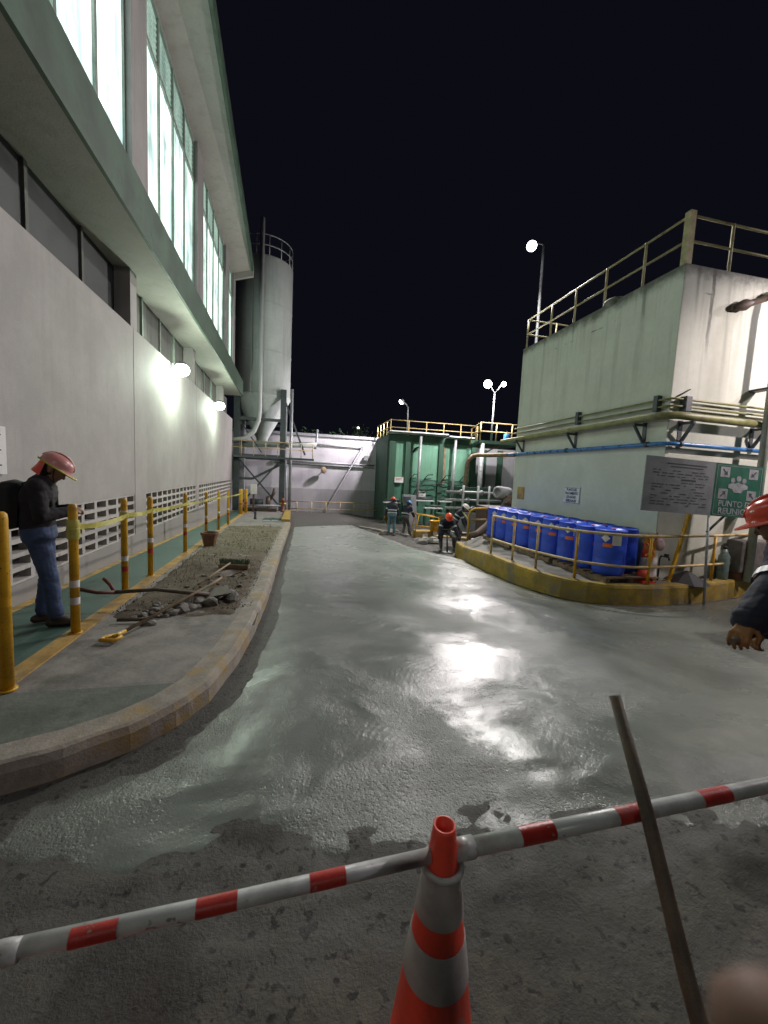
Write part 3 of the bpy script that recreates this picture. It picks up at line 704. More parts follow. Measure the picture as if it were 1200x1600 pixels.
fx, fy = sx-.02, sy_-sr_-.16
MB().tube([(fx,fy,15.3),(fx,fy,5.0),(fx-.05,fy,4.4),(fx-.3,fy,3.75),(fx-.75,fy,3.35),(fx-1.5,fy,3.2)], .13, 14).build("fill_pipe", M['silo'], t)
MB().box((sx-.55,sy_-sr_-.05,5.9),(sx-.50,sy_-sr_+.2,13.3)).build("vertical_seam", M['silo'], t)
for (lx, ly) in ((-1.3,-1.3),(1.28,-1.3),(-1.3,1.2),(1.28,1.2)):
    MB().box((sx+lx-.16,sy_+ly-.16,-1.2),(sx+lx+.16,sy_+ly+.16,6.3)).build("leg", M['darksteel'] if ly < 0 else M['steel'], t)
def brc(*a): MB().bar(*a).build("brace", M['darksteel'], t)
for ly in (-1.46,1.36):
    brc((sx-1.3,sy_+ly,2.35),(sx+1.28,sy_+ly,2.35),.16,.26); brc((sx-1.3,sy_+ly,4.5),(sx+1.28,sy_+ly,4.5),.12,.16)
brc((sx-1.1,sy_-1.5,2.1),(sx+1.2,sy_-1.5,-.55),.08,.09); brc((sx+1.1,sy_-1.53,2.1),(sx-1.1,sy_-1.53,-.55),.08,.09)
brc((sx-1.3,sy_-1.42,1.05),(sx-.4,sy_-1.42,1.05),.09,.14); brc((sx-.4,sy_-1.42,1.05),(sx+1.2,sy_-1.42,1.95),.09,.14)
brc((sx-1.3,sy_-1.46,4.6),(sx+.1,sy_-1.46,2.6),.06,.07); brc((sx+1.4,sy_-1.3,5.6),(sx+2.6,sy_-1.0,2.6),.09,.09)
cw = MB(); cw.box((sx-1.8,sy_-2.2,2.25),(sx+3.1,sy_-1.62,2.36)); cw.build("catwalk", M['darksteel'], t)
cr_ = MB()
for z in (2.82,3.2): cr_.tube([(sx-1.6,sy_-2.15,z),(sx+3.05,sy_-2.15,z)], .022, 6)
for k in range(8): cr_.tube([(sx-1.6+k*.66,sy_-2.15,2.36),(sx-1.6+k*.66,sy_-2.15,3.2)], .022, 6)
cr_.build("catwalk_railing", M['rail'], t)
MB().tube([(sx-1.2,sy_-.9,3.05),(sx+3.3,sy_-.9,3.25)], .17, 14).build("screw_conveyor", M['silo'], t)
MB().tube([(sx+3.2,sy_-.9,3.0),(sx+3.25,sy_-.9,3.3),(sx+3.3,sy_-.9,4.2)], .07, 8).build("vent_pipe", M['steel'], t)
dp = MB(); dp.tube([(sx+1.75,sy_-1.2,-.9),(sx+1.75,sy_-1.2,6.4)], .085, 10); dp.tube([(sx+1.52,sy_-1.3,-.9),(sx+1.52,sy_-1.3,2.3)], .035, 8); dp.build("drain_pipe", M['steel'], t)
# machinery under the silo
t = empty("pump_unit", (-2.1,24.0,-.8), "rusty pump unit with pipes and a motor under the silo", "pump")
MB().box((-3.0,23.7,-.78),(-1.1,24.6,-.62)).build("base_frame", M['iron'], t)
MB().tube([(-2.6,24.1,-.3),(-1.9,24.1,-.3)], .22, 14).build("motor", M['darksteel'], t)
MB().lathe([(.3,-.12),(.34,0),(.3,.12)], (-1.6,24.1,-.25), 18, (1,0,0)).build("pump_casing", M['iron'], t)
MB().tube([(-1.5,24.1,-.1),(-1.3,24.1,.25),(-1.25,24.1,.55)], .09, 10).build("outlet_pipe", M['iron'], t)
MB().tube([(-3.1,23.6,-.45),(-.8,23.6,-.42)], .06, 10).build("pipe", M['steel'], t)
t = empty("valve_stand", (-2.5,22.6,-.75), "pale grey valve box on a post at the end of the walkway", "valve box")
MB().box((-2.36,23.0,-.75),(-2.26,23.1,.25)).build("post", M['iron'], t); MB().box((-2.47,22.94,.25),(-2.14,23.14,.78),.02).build("box", M['whitepaint'], t)
t = empty("fire_hydrant", (-.75,23.6,-.75), "faded red hydrant with a yellow outlet at the far corner of the kerb", "hydrant")
MB().lathe([(.13,0),(.13,.06),(.085,.08),(.085,.62),(.12,.64),(.12,.70),(.07,.82)], (-.75,23.6,-.78), 16).build("body", paint('faded_red_iron', (.20,.06,.035), .7, .35, 8, (.12,.07,.04), .5), t)
MB().tube([(-.93,23.6,-.3),(-.57,23.6,-.3)], .05, 10).build("outlet", M['yellow'], t)
for (x, y, lab) in ((-1.0,18.6,"larger dark metal access cover set in the pale slab by the yellow kerb"),(-1.05,17.6,"smaller pale metal access cover in front of the dark one")):
    c = empty("access_cover", (x,y,zw(y)), lab, "access cover")
    s_ = .42 if 'larger' in lab else .3
    q = MB(); q.add([(x-s_,y-s_,zw(y-s_)+.004),(x+s_,y-s_,zw(y-s_)+.004),(x+s_,y+s_,zw(y+s_)+.004),(x-s_,y+s_,zw(y+s_)+.004),(x-s_,y-s_,zw(y-s_)+.02),(x+s_,y-s_,zw(y-s_)+.02),(x+s_,y+s_,zw(y+s_)+.02),(x-s_,y+s_,zw(y+s_)+.02)],
        [(3,2,1,0),(4,5,6,7),(0,1,5,4),(1,2,6,5),(2,3,7,6),(3,0,4,7)], False)
    q.build("plate", M['gdark'] if 'larger' in lab else M['steel'], c)
    MB().box((x-.06,y-.02,zw(y)+.02),(x+.06,y+.02,zw(y)+.035)).build("handle", M['iron'], c)
# far wall
WY = 28.0
t = empty("boundary_wall", (2,WY,-1.2), "white boundary wall with a grey lower band at the far end of the road", "wall")
MB().box((-14,WY,.45),(5.6,WY+.25,4.02)).build("upper_wall", M['farwall'], t)
MB().box((-14,WY-.015,-1.7),(5.6,WY+.25,.45)).build("lower_band", M['fargrey'], t)
MB().prism([(-14,WY-.12),(5.6,WY-.12),(5.6,WY+.4),(-14,WY+.4)], lambda x,y: 4.02, lambda x,y: 4.2).build("coping", M['greytank'], t)
pp = MB(); pp.tube([(-.4,WY-.1,3.52),(4.45,WY-.1,3.44)], .045, 8); pp.tube([(-1.5,WY-.1,2.28),(5.3,WY-.1,2.24)], .055, 8); pp.tube([(-1.5,WY-.1,2.12),(5.3,WY-.1,2.07)], .035, 8)
pp.build("wall_pipe", M['steel'], t)
pp = empty("diagonal_prop", (2.2,WY-.5,-1.1), "thin diagonal steel pipe running down the far white wall", "pipe")
MB().tube([(4.4,WY-.12,3.4),(2.15,WY-.35,-.7),(1.9,WY-.5,-1.2)], .045, 8).build("pipe", M['steel'], pp)
MB().lathe([(.09,-.02),(.09,.02)], (4.4,WY-.06,3.4), 12, (0,-1,0)).build("wall_flange", M['steel'], pp)
t = empty("wall_bracket_sign", (1.75,WY,1.7), "small brown oval plaque on the far white wall", "plaque")
MB().lathe([(.22,-.02),(.23,0),(.22,.02)], (1.78,WY-.35,1.75), 20, (.55,-1,0)).build("plaque", M['wood'], t)
MB().tube([(1.78,WY,1.7),(1.78,WY-.34,1.75)], .03, 8).build("bracket", M['iron'], t)
t = empty("flood_fitting", (4.75,WY,2.6), "small wall mounted box lamp beside the green tank building", "fixture")
MB().box((4.55,WY-.3,2.55),(4.85,WY-.08,2.9),.02).build("housing", M['steel'], t); MB().tube([(4.7,WY,2.7),(4.7,WY-.1,2.7)], .03, 8).build("arm", M['steel'], t)
t = empty("guard_rail", (2,WY-1.5,-1.1), "low faded rail in front of the far white wall", "railing")
for k in range(8): MB().tube([(-.9+k*.95,WY-1.2,-1.4),(-.9+k*.95,WY-1.2,-.35)], .03, 8).build("post", M['rail'], t)
for z in (-.37,-.85): MB().tube([(-.9,WY-1.2,z),(5.75,WY-1.2,z)], .028, 8).build("rail", M['rail'], t)
# trees seen as dark tops beyond the wall
def tree(x, y, z0, h, w, label):
    t = empty("tree", (x, y, z0), label, "tree", "dark trees beyond the far wall")
    MB().tube([(x,y,z0),(x+.1,y,z0+h*.4),(x,y,z0+h*.7)], [.16,.12,.06], 8).build("trunk", M['iron'], t)
    lb = MB()
    for i in range(900):
        d = Vector((random.gauss(0,1), random.gauss(0,1), random.gauss(0,1))).normalized()*random.uniform(.35,1)
        c = Vector((x+d.x*w*(1+.3*n1(d.x*3,d.z*3,x)), y+d.y*w, z0+h*.72+d.z*h*.3*(1+.5*n1(d.x*4,d.y*4,x))))
        a = Vector((random.uniform(-1,1),random.uniform(-1,1),random.uniform(-1,1))).normalized(); b = a.orthogonal().normalized(); s_ = random.uniform(.05,.13)
        lb.add([c-a*s_*1.6, c+b*s_*.6, c+a*s_*1.6, c-b*s_*.6], [(0,1,2,3)], False)
    lb.build("crown", M['foliage'], t)
tree(.9, 33, -1.6, 6.6, 1.6, "dark tree top just above the far wall, left of the middle")
tree(3.2, 32.5, -1.6, 6.5, 1.7, "dark tree top above the far wall in the middle")
tree(5.2, 34, -1.6, 7.2, 1.5, "dark tree top beside the green tank building's railing")

# green tank building
GY = 24.3; gx0, gx1 = 5.5, 11.3; GT = 4.12
t = empty("green_tank_building", (7,GY,-1.1), "green concrete tank building with stained ribs and a yellow roof railing", "tank")
MB().box((gx0,GY,-1.6),(gx1,GY+4.1,GT-.35)).build("tank_wall", M['gpaint'], t)
MB().box((gx0-.012,GY-.012,-1.6),(gx1+.5,GY+4.1,1.45)).build("lower_band", paint("mid_green_band", (.06,.185,.125), .7, .3, 1.5, (.03,.09,.06), .5, .3), t)
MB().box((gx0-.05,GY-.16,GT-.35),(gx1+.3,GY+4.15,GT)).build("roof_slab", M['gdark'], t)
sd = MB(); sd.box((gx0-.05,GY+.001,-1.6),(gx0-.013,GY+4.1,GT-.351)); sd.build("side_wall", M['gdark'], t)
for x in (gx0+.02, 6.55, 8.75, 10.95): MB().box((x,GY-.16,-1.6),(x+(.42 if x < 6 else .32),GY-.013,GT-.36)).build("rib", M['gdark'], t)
aw = MB(); aw.obox((7.2,GY-.42,GT+.12), Vector((1.85,0,0)), Vector((0,.42,-.03)), Vector((0,0,.03))); aw.obox((9.95,GY-.42,GT+.02), Vector((.82,0,0)), Vector((0,.42,-.03)), Vector((0,0,.03)))
aw.build("awning", M['whitepaint'], t)
for (x, z0) in ((7.32,.2),(9.6,-.6)): MB().tube([(x,GY-.55,z0 if x > 8 else -.2),(x+.05,GY-.55,GT)], .09, 10).build("awning_post", M['steel'], t)
MB().box((9.0,GY-.03,1.2),(9.25,GY-.014,3.6)).build("stain_board", M['wood'], t)
def railing(parent, pts, h, mt, posts=None, r=.03, mid=.5, sq=False):
    pts = [Vector(p) for p in pts]
    for i, p in enumerate(posts if posts is not None else pts):
        p = Vector(p)
        (MB().bar(p, p+Vector((0,0,h)), r*2, r*2) if sq else MB().tube([p, p+Vector((0,0,h))], r, 8)).build("post", M[mt], parent)
    for z in (h-.02, h*mid):
        for a, b in zip(pts, pts[1:]):
            (MB().bar(a+Vector((0,0,z)), b+Vector((0,0,z)), r*1.7, r*1.7) if sq else MB().tube([a+Vector((0,0,z)), b+Vector((0,0,z))], r*.85, 8)).build("rail", M[mt], parent)
rr_ = empty("roof_railing", (8,GY,GT), "yellow guard railing round the roof of the green tank building", "railing")
pts = [(gx0+.05,GY+4,GT),(gx0+.05,GY-.05,GT),(gx1,GY-.05,GT)]
posts = [(gx0+.05,GY+4-k*1.0,GT) for k in range(4)]+[(gx0+.05+k*1.15,GY-.05,GT) for k in range(6)]
railing(rr_, pts, .92, 'rail', posts, .032)
for (x, z, w, h, lab, lines) in ((6.2,1.36,.56,.34,"white notice with one red line on the green tank wall",2),(7.7,.54,.58,.36,"white notice with lines of print lower on the green tank wall",3)):
    n_ = empty("notice_board", (x,GY-.2,z), lab, "notice")
    MB().box((x-w/2,GY-.20,z-h/2),(x+w/2,GY-.17,z+h/2)).build("board", M['whitepaint'], n_)
    lb = MB()
    for k in range(lines): lb.box((x-w*.38,GY-.203,z+h*.22-k*h*.24),(x+w*.38-.05*k,GY-.2005,z+h*.30-k*h*.24))
    lb.build("printed_lines", M['redtape'] if lines == 2 else M['ink'], n_)
    MB().box((x-.02,GY-.17,z-.05),(x+.02,GY-.014,z+.05)).build("bracket", M['steel'], n_)
cb = MB()
for (z, x0_, x1_) in ((1.35,6.9,11.0),(1.15,7.6,11.0),(.75,7.6,9.8)):
    P = [(lerp(x0_,x1_,i/16), GY-.24, z+.05*n1(i*.7, z*9)-.06*math.sin(i*.9)) for i in range(17)]; cb.tube(P, .022, 6)
for x in (6.9,7.8,9.0,10.2): cb.tube([(x,GY-.2,1.4),(x+.25,GY-.24,1.75),(x+.6,GY-.2,1.78)], .03, 6)
cb.tube([(7.2,GY-.2,.3),(6.9,GY-.26,.0),(7.3,GY-.3,.75),(7.35,GY-.25,.8)], .05, 6)
cb.tube([(7.0,GY-.2,3.1),(7.15,GY-.26,3.35),(7.5,GY-.26,3.5)], .06, 6)
tag(cb.build("cables", M['rubber']), "black cables looped along the green tank wall", "cables")
# benches / manifold racks in front of the tank
for i, (x0_, x1_, y, z, lab) in enumerate(((5.0,6.0,22.8,.0,"low white topped pipe rack at the left corner of the green tank"),(6.95,8.2,23.2,.14,"white topped pipe rack behind the worker in the blue helmet"),(8.55,9.35,23.2,.13,"shorter white topped pipe rack in the middle of the green tank"),(7.3,8.4,22.2,-.22,"lower white topped rack in front of the others"))):
    b = empty("pipe_rack", (x0_,y,-1.2), lab, "pipe rack", "white topped racks by the green tank")
    MB().box((x0_,y-.2,z),(x1_,y+.2,z+.06),.01).build("top", M['whitepaint'], b)
    for x in (x0_+.06, x1_-.06): MB().box((x-.035,y-.15,-1.4),(x+.035,y+.15,z)).build("leg", M['gdark'], b)
    MB().tube([(x0_+.05,y-.05,z+.17),(x1_-.05,y-.05,z+.17)], .06, 8).build("pipe", M['darksteel'], b)
t = empty("control_cabinet", (6.6,22.6,-1.2), "grey slanted control cabinet behind the worker in the blue helmet", "cabinet")
MB().add([(6.35,22.4,-1.3),(7.0,22.4,-1.3),(7.0,22.8,-1.3),(6.35,22.8,-1.3),(6.1,22.4,.52),(6.85,22.4,.52),(6.85,22.8,.52),(6.1,22.8,.52)], [(3,2,1,0),(4,5,6,7),(0,1,5,4),(1,2,6,5),(2,3,7,6),(3,0,4,7)], False).build("body", M['greytank'], t)
MB().box((6.05,22.3,.1),(6.5,22.41,.42)).build("screen_hood", M['darksteel'], t)
t = empty("dark_pump", (5.7,23.2,-1.2), "dark round pump left of the grey control cabinet", "pump")
MB().sphere((5.75,23.1,-.02), .30, 14, 10).build("casing", M['darksteel'], t); MB().box((5.55,22.95,-1.3),(5.95,23.25,-.2)).build("stand", M['darksteel'], t)
t = empty("green_drum", (7.9,20.6,-1.2), "dark green waste drum with a yellow mark behind the yellow bucket", "drum")
MB().lathe([(.28,0),(.29,.03),(.28,.28),(.295,.30),(.28,.33),(.28,.6),(.295,.62),(.28,.65),(.29,.88),(.27,.9)], (7.75,20.6,-1.2), 22).build("shell", M['gdark'], t)
MB().box((7.6,20.30,-.7),(7.8,20.315,-.45)).build("sticker", M['yline'], t)
for (x, y, lab) in ((5.35,23.0,"left post of the short yellow pair by the corner of the green tank"),(5.6,23.0,"right post of the short yellow pair by the corner of the green tank")):
    b = empty("guard_post", (x,y,-1.25), lab, "guard post", "short yellow guard posts")
    MB().lathe([(.10,0),(.10,.92),(.07,.97)], (x,y,-1.2), 16).build("post", M['yellow'], b); MB().lathe([(.16,0),(.16,.03)], (x,y,-1.2), 16).build("base_plate", M['yellow'], b)

# raised platform with its own railing, right of the tank
t = empty("service_platform", (11,20.5,-1.1), "raised steel platform between the green tank and the pale green building", "platform")
pa = [(9.75,20.6,3.78),(12.6,20.6,3.78),(12.6,23.6,3.78),(10.6,23.6,3.78)]
MB().prism([(p[0],p[1]) for p in pa], 3.6, 3.78).build("deck", M['gdark'], t)
MB().tube([(9.98,20.7,-1.2),(9.98,20.7,3.6)], .13, 14).build("column", M['steel'], t)
MB().tube([(12.4,20.8,-1.2),(12.4,20.8,3.6)], .11, 12).build("column", M['steel'], t)
MB().bar((10.0,20.7,3.0),(11.0,20.7,3.58),.05,.07).build("brace", M['iron'], t)
pr = empty("platform_railing", (10.5,20.6,3.78), "yellow railing round the raised steel platform", "railing")
railing(pr, [(10.6,23.6,3.78),(9.8,20.65,3.78),(12.6,20.65,3.78)], .98, 'rail', [(10.6,23.6,3.78),(10.2,22.1,3.78),(9.8,20.65,3.78),(10.75,20.65,3.78),(11.7,20.65,3.78),(12.55,20.65,3.78)], .04)
t = empty("blue_canister", (12.0,20.9,3.78), "blue canister on the raised platform", "canister")
MB().lathe([(.16,0),(.17,.04),(.17,.42),(.10,.5),(.05,.55)], (11.55,20.95,3.79), 16).build("body", M['bluepipe'], t); MB().lathe([(.05,0),(.05,.06)], (11.55,20.95,4.34), 12).build("cap", M['rubber'], t)
t = empty("grey_tank_building", (13,25,-1.1), "grey concrete tank with green ribs behind the raised platform", "tank")
MB().box((11.7,25.0,-1.6),(18,29,3.7)).build("tank_wall", M['greytank'], t)
for x in (12.0,13.2,14.6): MB().box((x,24.86,-1.6),(x+.36,24.99,3.6)).build("rib", M['gdark'], t)
t = empty("bent_pipe", (9.2,20.4,-1.1), "tall rusty pipe that bends over towards the pale green building", "pipe")
MB().tube([(8.75,20.0,-1.2),(8.85,20.0,2.35),(8.92,20.0,2.62),(9.12,20.0,2.85),(9.4,20.0,2.92),(9.9,19.6,2.92),(11.2,16.5,2.93)], .11, 14).build("pipe", M['wood'], t)
t = empty("blower_machine", (9.1,16,-.9), "grey concrete pump machine with a drum and a thick hose beside the blue barrels", "machine")
MB().box((8.2,16.2,-1.0),(9.6,17.2,.45),.04).build("frame", M['iron'], t)
MB().lathe([(.10,-.45),(.27,-.4),(.28,.35),(.22,.42),(.17,.42),(.17,.3)], (8.95,16.2,1.08), 20, (-.9,-.45,.05)).build("drum", M['greytank'], t)
MB().tube([(9.2,16.0,.9),(8.95,15.9,.55),(8.5,15.8,.1),(8.05,15.7,-.35),(7.6,15.6,-.68),(7.2,15.6,-.82)], .16, 14).build("hose", M['iron'], t)
MB().tube([(9.3,16.1,.2),(9.1,15.8,.65),(8.85,15.7,.78)], .13, 12).build("elbow", M['iron'], t)
pm = MB(); pm.box((8.0,18.4,-1.1),(10.2,18.9,-.05)); [pm.tube([(7.2,18.6,z),(10.2,18.6,z)], .07, 8) for z in (.15,.55,.95)]; [pm.tube([(x,18.55,-1),(x,18.55,1.3)], .06, 8) for x in (8.1,8.9,9.5)]
for (x, z) in ((8.0,.95),(8.4,.55),(9.1,.95),(9.5,.5),(8.7,.15)): pm.lathe([(.13,-.05),(.13,.05)], (x,18.6,z), 12, (1,0,0))
pm_ = empty("pipe_manifold", (9,18.6,-1.1), "dark manifold of valves and pale pipes under the raised platform", "manifold"); pm.build("pipework", M['steel'], pm_)
MB().box((7.9,18.95,-1.1),(10.6,19.3,1.2)).build("backing_panel", M['gdark'], pm_)

# ================================================================ PALE GREEN BUILDING ON THE RIGHT
bx0, bx1, by0, by1, bt = 7.2, 17.5, 6.71, 12.38, 5.97
t = empty("pale_green_building", (7.2,6.71,-.3), "pale green concrete building with stained walls and a roof railing on the right", "building")
bw = MB(); bw.box((bx0,by0,-1.0),(bx1,by1,bt),.015); bw.build("wall", M['rb'], t)
MB().sphere((7.35,8.6,bt+.0), .28, 16, 8, (1,1,.45)).build("roof_vent", M['rb'], t)
rb = empty("roof_railing", (7.2,6.71,5.97), "olive yellow guard railing on the roof of the pale green building", "railing")
zb = bt-.02
lp = [(7.27,12.3),(7.27,11.05),(7.27,10.0),(7.27,8.9),(7.27,7.78),(7.27,6.78)]; fp = [(8.32,6.78),(9.42,6.78),(10.5,6.78),(11.6,6.78)]
railing(rb, [(9.4,12.3,zb),(7.27,12.3,zb),(7.27,6.78,zb),(11.6,6.78,zb)], .95, 'railg', [(p[0],p[1],zb) for p in [(8.3,12.3)]+lp+fp], .028)
MB().bar((7.27,6.78,zb+.001),(7.27,6.78,zb+.99),.13,.13).build("corner_post", M['railg'], rb)
# olive pipe, cables and blue pipe on brackets round the corner
t = empty("olive_pipe", (7.0,6.5,3.05), "olive green pipe on brackets running round the pale green building", "pipe")
MB().tube([(7.0,13.0,2.99),(7.0,12.0,3.0),(7.0,7.0,3.06),(7.03,6.68,3.06),(7.2,6.52,3.06),(7.5,6.5,3.05),(12,6.5,2.98)], .075, 14).build("pipe", M['olive'], t)
for (x, y) in ((7.2,11.9),(7.2,9.4),(7.2,7.25)):
    b = MB(); b.bar((x,y,2.94),(x-.3,y,2.94),.05,.05); b.bar((x,y,2.55),(x-.27,y,2.92),.045,.045); b.box((x-.012,y-.05,2.5),(x-.001,y+.05,3.0)); b.build("bracket", M['darksteel'], t)
for x in (7.5,9.35,11):
    b = MB(); b.bar((x,6.71,2.94),(x,6.41,2.94),.05,.05); b.bar((x,6.71,2.5),(x,6.44,2.92),.05,.05); b.box((x-.05,6.699,2.45),(x+.05,6.709,3.0)); b.build("bracket", M['darksteel'], t)
t = empty("conduit_pair", (7.1,6.6,3.35), "two thin dark conduits clamped above the olive pipe", "conduit")
for z in (3.26,3.40): MB().tube([(7.12,12.4,z-.03),(7.12,6.8,z),(7.17,6.64,z),(7.35,6.62,z),(12,6.62,z-.06)], .022, 8).build("conduit", M['olive'], t)
for (x, y) in ((7.12,9.3),(7.12,6.95)): MB().box((x-.04,y-.05,3.18),(x+.075,y+.05,3.5),.008).build("clamp", M['darksteel'], t)
MB().box((7.42,6.56,3.16),(7.56,6.705,3.46),.01).build("junction_box", M['darksteel'], t)
t = empty("blue_pipe", (7.1,6.6,2.5), "thin blue pipe running round the pale green building below the olive pipe", "pipe")
MB().tube([(7.09,12.6,2.53),(7.09,6.95,2.52),(7.1,6.72,2.52),(7.18,6.6,2.52),(7.4,6.58,2.52),(12,6.57,2.47)], .042, 12).build("pipe", M['bluepipe'], t)
for (x, y) in ((7.09,12.2),(7.09,9.6),(7.09,7.05)): MB().lathe([(.058,-.04),(.058,.04)], (x,y,2.525), 12, (0,1,0)).build("clamp", M['darksteel'], t)
MB().lathe([(.058,-.03),(.058,.03)], (7.4,6.58,2.52), 12, (1,0,0)).build("clamp", M['darksteel'], t)
t = empty("downpipe", (9.22,6.3,-.2), "tall pale green vertical pipe in front of the right end wall", "pipe")
MB().tube([(9.2,6.32,-.22),(9.22,6.36,5.2),(9.22,6.45,5.55),(9.22,6.69,5.62)], .075, 14).build("pipe", paint("pale_pipe_paint", (.33,.37,.31), .45, .2, 6), t)
for z in (1.2,3.7): MB().box((9.12,6.30,z),(9.32,6.705,z+.04)).build("bracket", M['darksteel'], t)
t = empty("stub_pipe", (8.7,6.7,5.4), "short dark rusty pipe stub high on the right end wall", "pipe")
MB().tube([(9.12,6.6,5.52),(8.75,6.6,5.38),(8.6,6.6,5.33),(8.35,6.66,5.25)], [.06,.06,.11,.05], 10).build("pipe", M['iron'], t)
# crack and small crooked wire on the end wall
tag(MB().tube([(7.33,6.69,3.46),(7.5,6.69,3.55),(7.62,6.69,3.62)], .015, 6).build("loose_wire", M['rubber']), "short crooked wire above the junction box on the right end wall", "wire")
# small blue lettered sign on the long wall
sgn = empty("wall_sign", (7.19,9.36,1.33), "small white wall sign with blue lettering above the blue barrels", "sign")
MB().box((7.172,9.04,1.11),(7.192,9.66,1.55)).build("plate", M['whitepaint'], sgn)
fb = MB()
for z in (1.125,1.53): fb.box((7.170,9.06,z-.006),(7.1715,9.64,z+.006))
fb.build("border", M['blueink'], sgn)
for k, s_ in enumerate(("PLANTA DE", "TRATAMIENTO", "DE AGUAS", "RESIDUALES")): text(s_, .092, (7.170, 9.35, 1.475-.098*k), (0,-1,0), (0,0,1), "lettering", M['blueink'], sgn, xs=.82, bold=.004)
t = tag(MB().box((7.185,11.65,1.05),(7.197,12.05,1.45)).build("yellow_patch", M['yline']), "faded yellow square plate near the far end of the pale green wall", "plate")

# ================================================================ BLUE BARRELS ON PALLETS
def barrel_mesh():
    pass
DZ = -.12
def make_barrel():
    b = empty("barrel", (0,0,0), "x", "barrel", "blue barrels stacked on pallets")
    MB().lathe([(.262,0),(.284,.03),(.292,.10),(.292,.30),(.284,.325),(.292,.35),(.292,.60),(.284,.625),(.292,.65),(.290,.80),(.278,.855),(.290,.865),(.290,.885),(.262,.90),(.255,.875)], (0,0,0), 36).build("body", M['drum'], b, False)
    MB().lathe([(.255,.872),(.24,.874)], (0,0,0), 36).build("lid", M['drum'], b, False)
    MB().lathe([(.035,0),(.035,.025)], (.12,.08,.875), 12).build("bung", M['label_r'], b, False)
    return b
def patch(b, mt, ang, z, w, h, diamond=False):           # sticker curved on the shell
    m_ = MB(); r = .2975; n_ = 6; a0 = ang
    if diamond:
        m_.add([(r*math.cos(a0+du/r), r*math.sin(a0+du/r), z+dv) for du, dv in ((0,h/2),(w/2,0),(0,-h/2),(-w/2,0))], [(0,1,2,3)])
    else:
        vs = []
        for i in range(n_+1):
            a = a0+(i/n_-.5)*w/r; vs += [(r*math.cos(a), r*math.sin(a), z-h/2), (r*math.cos(a), r*math.sin(a), z+h/2)]
        m_.add(vs, [(2*i,2*i+2,2*i+3,2*i+1) for i in range(n_)])
    return m_.build("sticker", M[mt], b, False)
proto = make_barrel(); first = True
row1 = ["nearest blue barrel in the front row, with a white sheet label", "second blue barrel from the near end of the front row, without a diamond", "third blue barrel of the front row, with a hazard diamond and a white sheet",
  "fourth blue barrel of the front row, one orange sticker", "fifth blue barrel of the front row, with a white sheet on its right", "sixth blue barrel from the near end of the front row", "seventh blue barrel from the near end of the front row", "eighth blue barrel, last but one at the far end of the front row", "blue barrel at the far end of the front row"]
ord_ = ["first", "second", "third", "fourth", "fifth", "sixth", "seventh", "eighth", "ninth"]
for r_ in range(2):
    for k in range(9):
        x = 6.17+.525*r_+random.uniform(-.012,.012); y = 6.74+.585*k+.292*r_+random.uniform(-.008,.008)
        o = proto if first else copy_tree(proto); first = False
        o.matrix_basis = Matrix.Translation((x, y, DZ)); o.rotation_euler.z = random.uniform(-.1,.1)
        o["label"] = row1[k] if r_ == 0 else f"blue barrel in the back row against the pale green wall, {ord_[k]} from the near end"
barrels = [o for o in bpy.data.objects if o.name.split('.')[0] == 'barrel']
for k in range(9):                                        # stickers differ from barrel to barrel
    b = barrels[k]; b.rotation_euler.z = 0
    A = R(226+1.8*k)
    if k != 1: patch(b, 'label_w', A-.26, .735, .17, .16, True)
    if k in (0,2,4): patch(b, 'label_w', A+.42, .70, .17, .19)
    patch(b, 'label_o', A+(.55 if k == 1 else -.12), .55 if k else .60, .17, .075)
    if k in (7,3): patch(b, 'label_w', A+.2, .735, .15, .14, True)
for k in range(3):
    y0_ = 6.35+k*1.78
    p_ = empty("pallet", (6.4,y0_,zi(6,y0_)), ["nearest wooden pallet under the blue barrels","middle wooden pallet under the blue barrels","farthest wooden pallet under the blue barrels"][k], "pallet", "wooden pallets under the barrels")
    for i in range(8): MB().box((5.82,y0_+.02+i*.215,-.145),(7.05,y0_+.15+i*.215,-.121)).build("deck_board", M['wood'], p_)
    for x in (5.86,6.4,6.94): MB().box((x-.045,y0_+.03,-.232),(x+.045,y0_+1.66,-.146)).build("stringer", M['wood'], p_)
# island guard rail
gr = empty("guard_rail", (5.2,7.6,-.22), "yellow pipe guard rail along the kerb in front of the blue barrels", "railing")
gp = [(4.98,9.4),(5.04,8.45),(5.16,7.68),(5.45,6.80),(5.95,6.36),(6.6,6.22),(8.4,6.44),(10.3,6.86)]
def smooth_path(pts, n=5):
    out = []
    for i in range(len(pts)-1):
        p0 = Vector(pts[max(0,i-1)]); p1 = Vector(pts[i]); p2 = Vector(pts[i+1]); p3 = Vector(pts[min(len(pts)-1,i+2)])
        for k in range(n):
            u = k/n; out.append(.5*((2*p1)+(p2-p0)*u+(2*p0-5*p1+4*p2-p3)*u*u+(3*p1-p0-3*p2+p3)*u**3))
    out.append(Vector(pts[-1])); return out
for (x, y) in gp[:4]+gp[5:]: MB().tube([(x,y,-.25),(x,y,.70)], .028, 10).build("post", M['rail'] if y > 7 else M['yellow'], gr)
MB().tube(smooth_path([(x,y,.72) for x, y in gp]), .028, 10).build("rail", M['rail'], gr)
MB().tube(smooth_path([(x,y,.12) for x, y in gp]), .025, 10).build("rail", M['rail'], gr)
ur = empty("hoop_barrier", (6.0,12.6,-.4), "yellow hoop barrier at the far end of the blue barrels", "barrier")
MB().tube([(5.72,12.5,-.6),(5.72,12.5,.40),(5.76,12.5,.54),(5.88,12.52,.62),(6.05,12.55,.64),(6.9,12.9,.64),(7.05,12.95,.55),(7.1,12.97,.4),(7.1,12.97,-.6)], .035, 10).build("hoop", M['yellow'], ur)
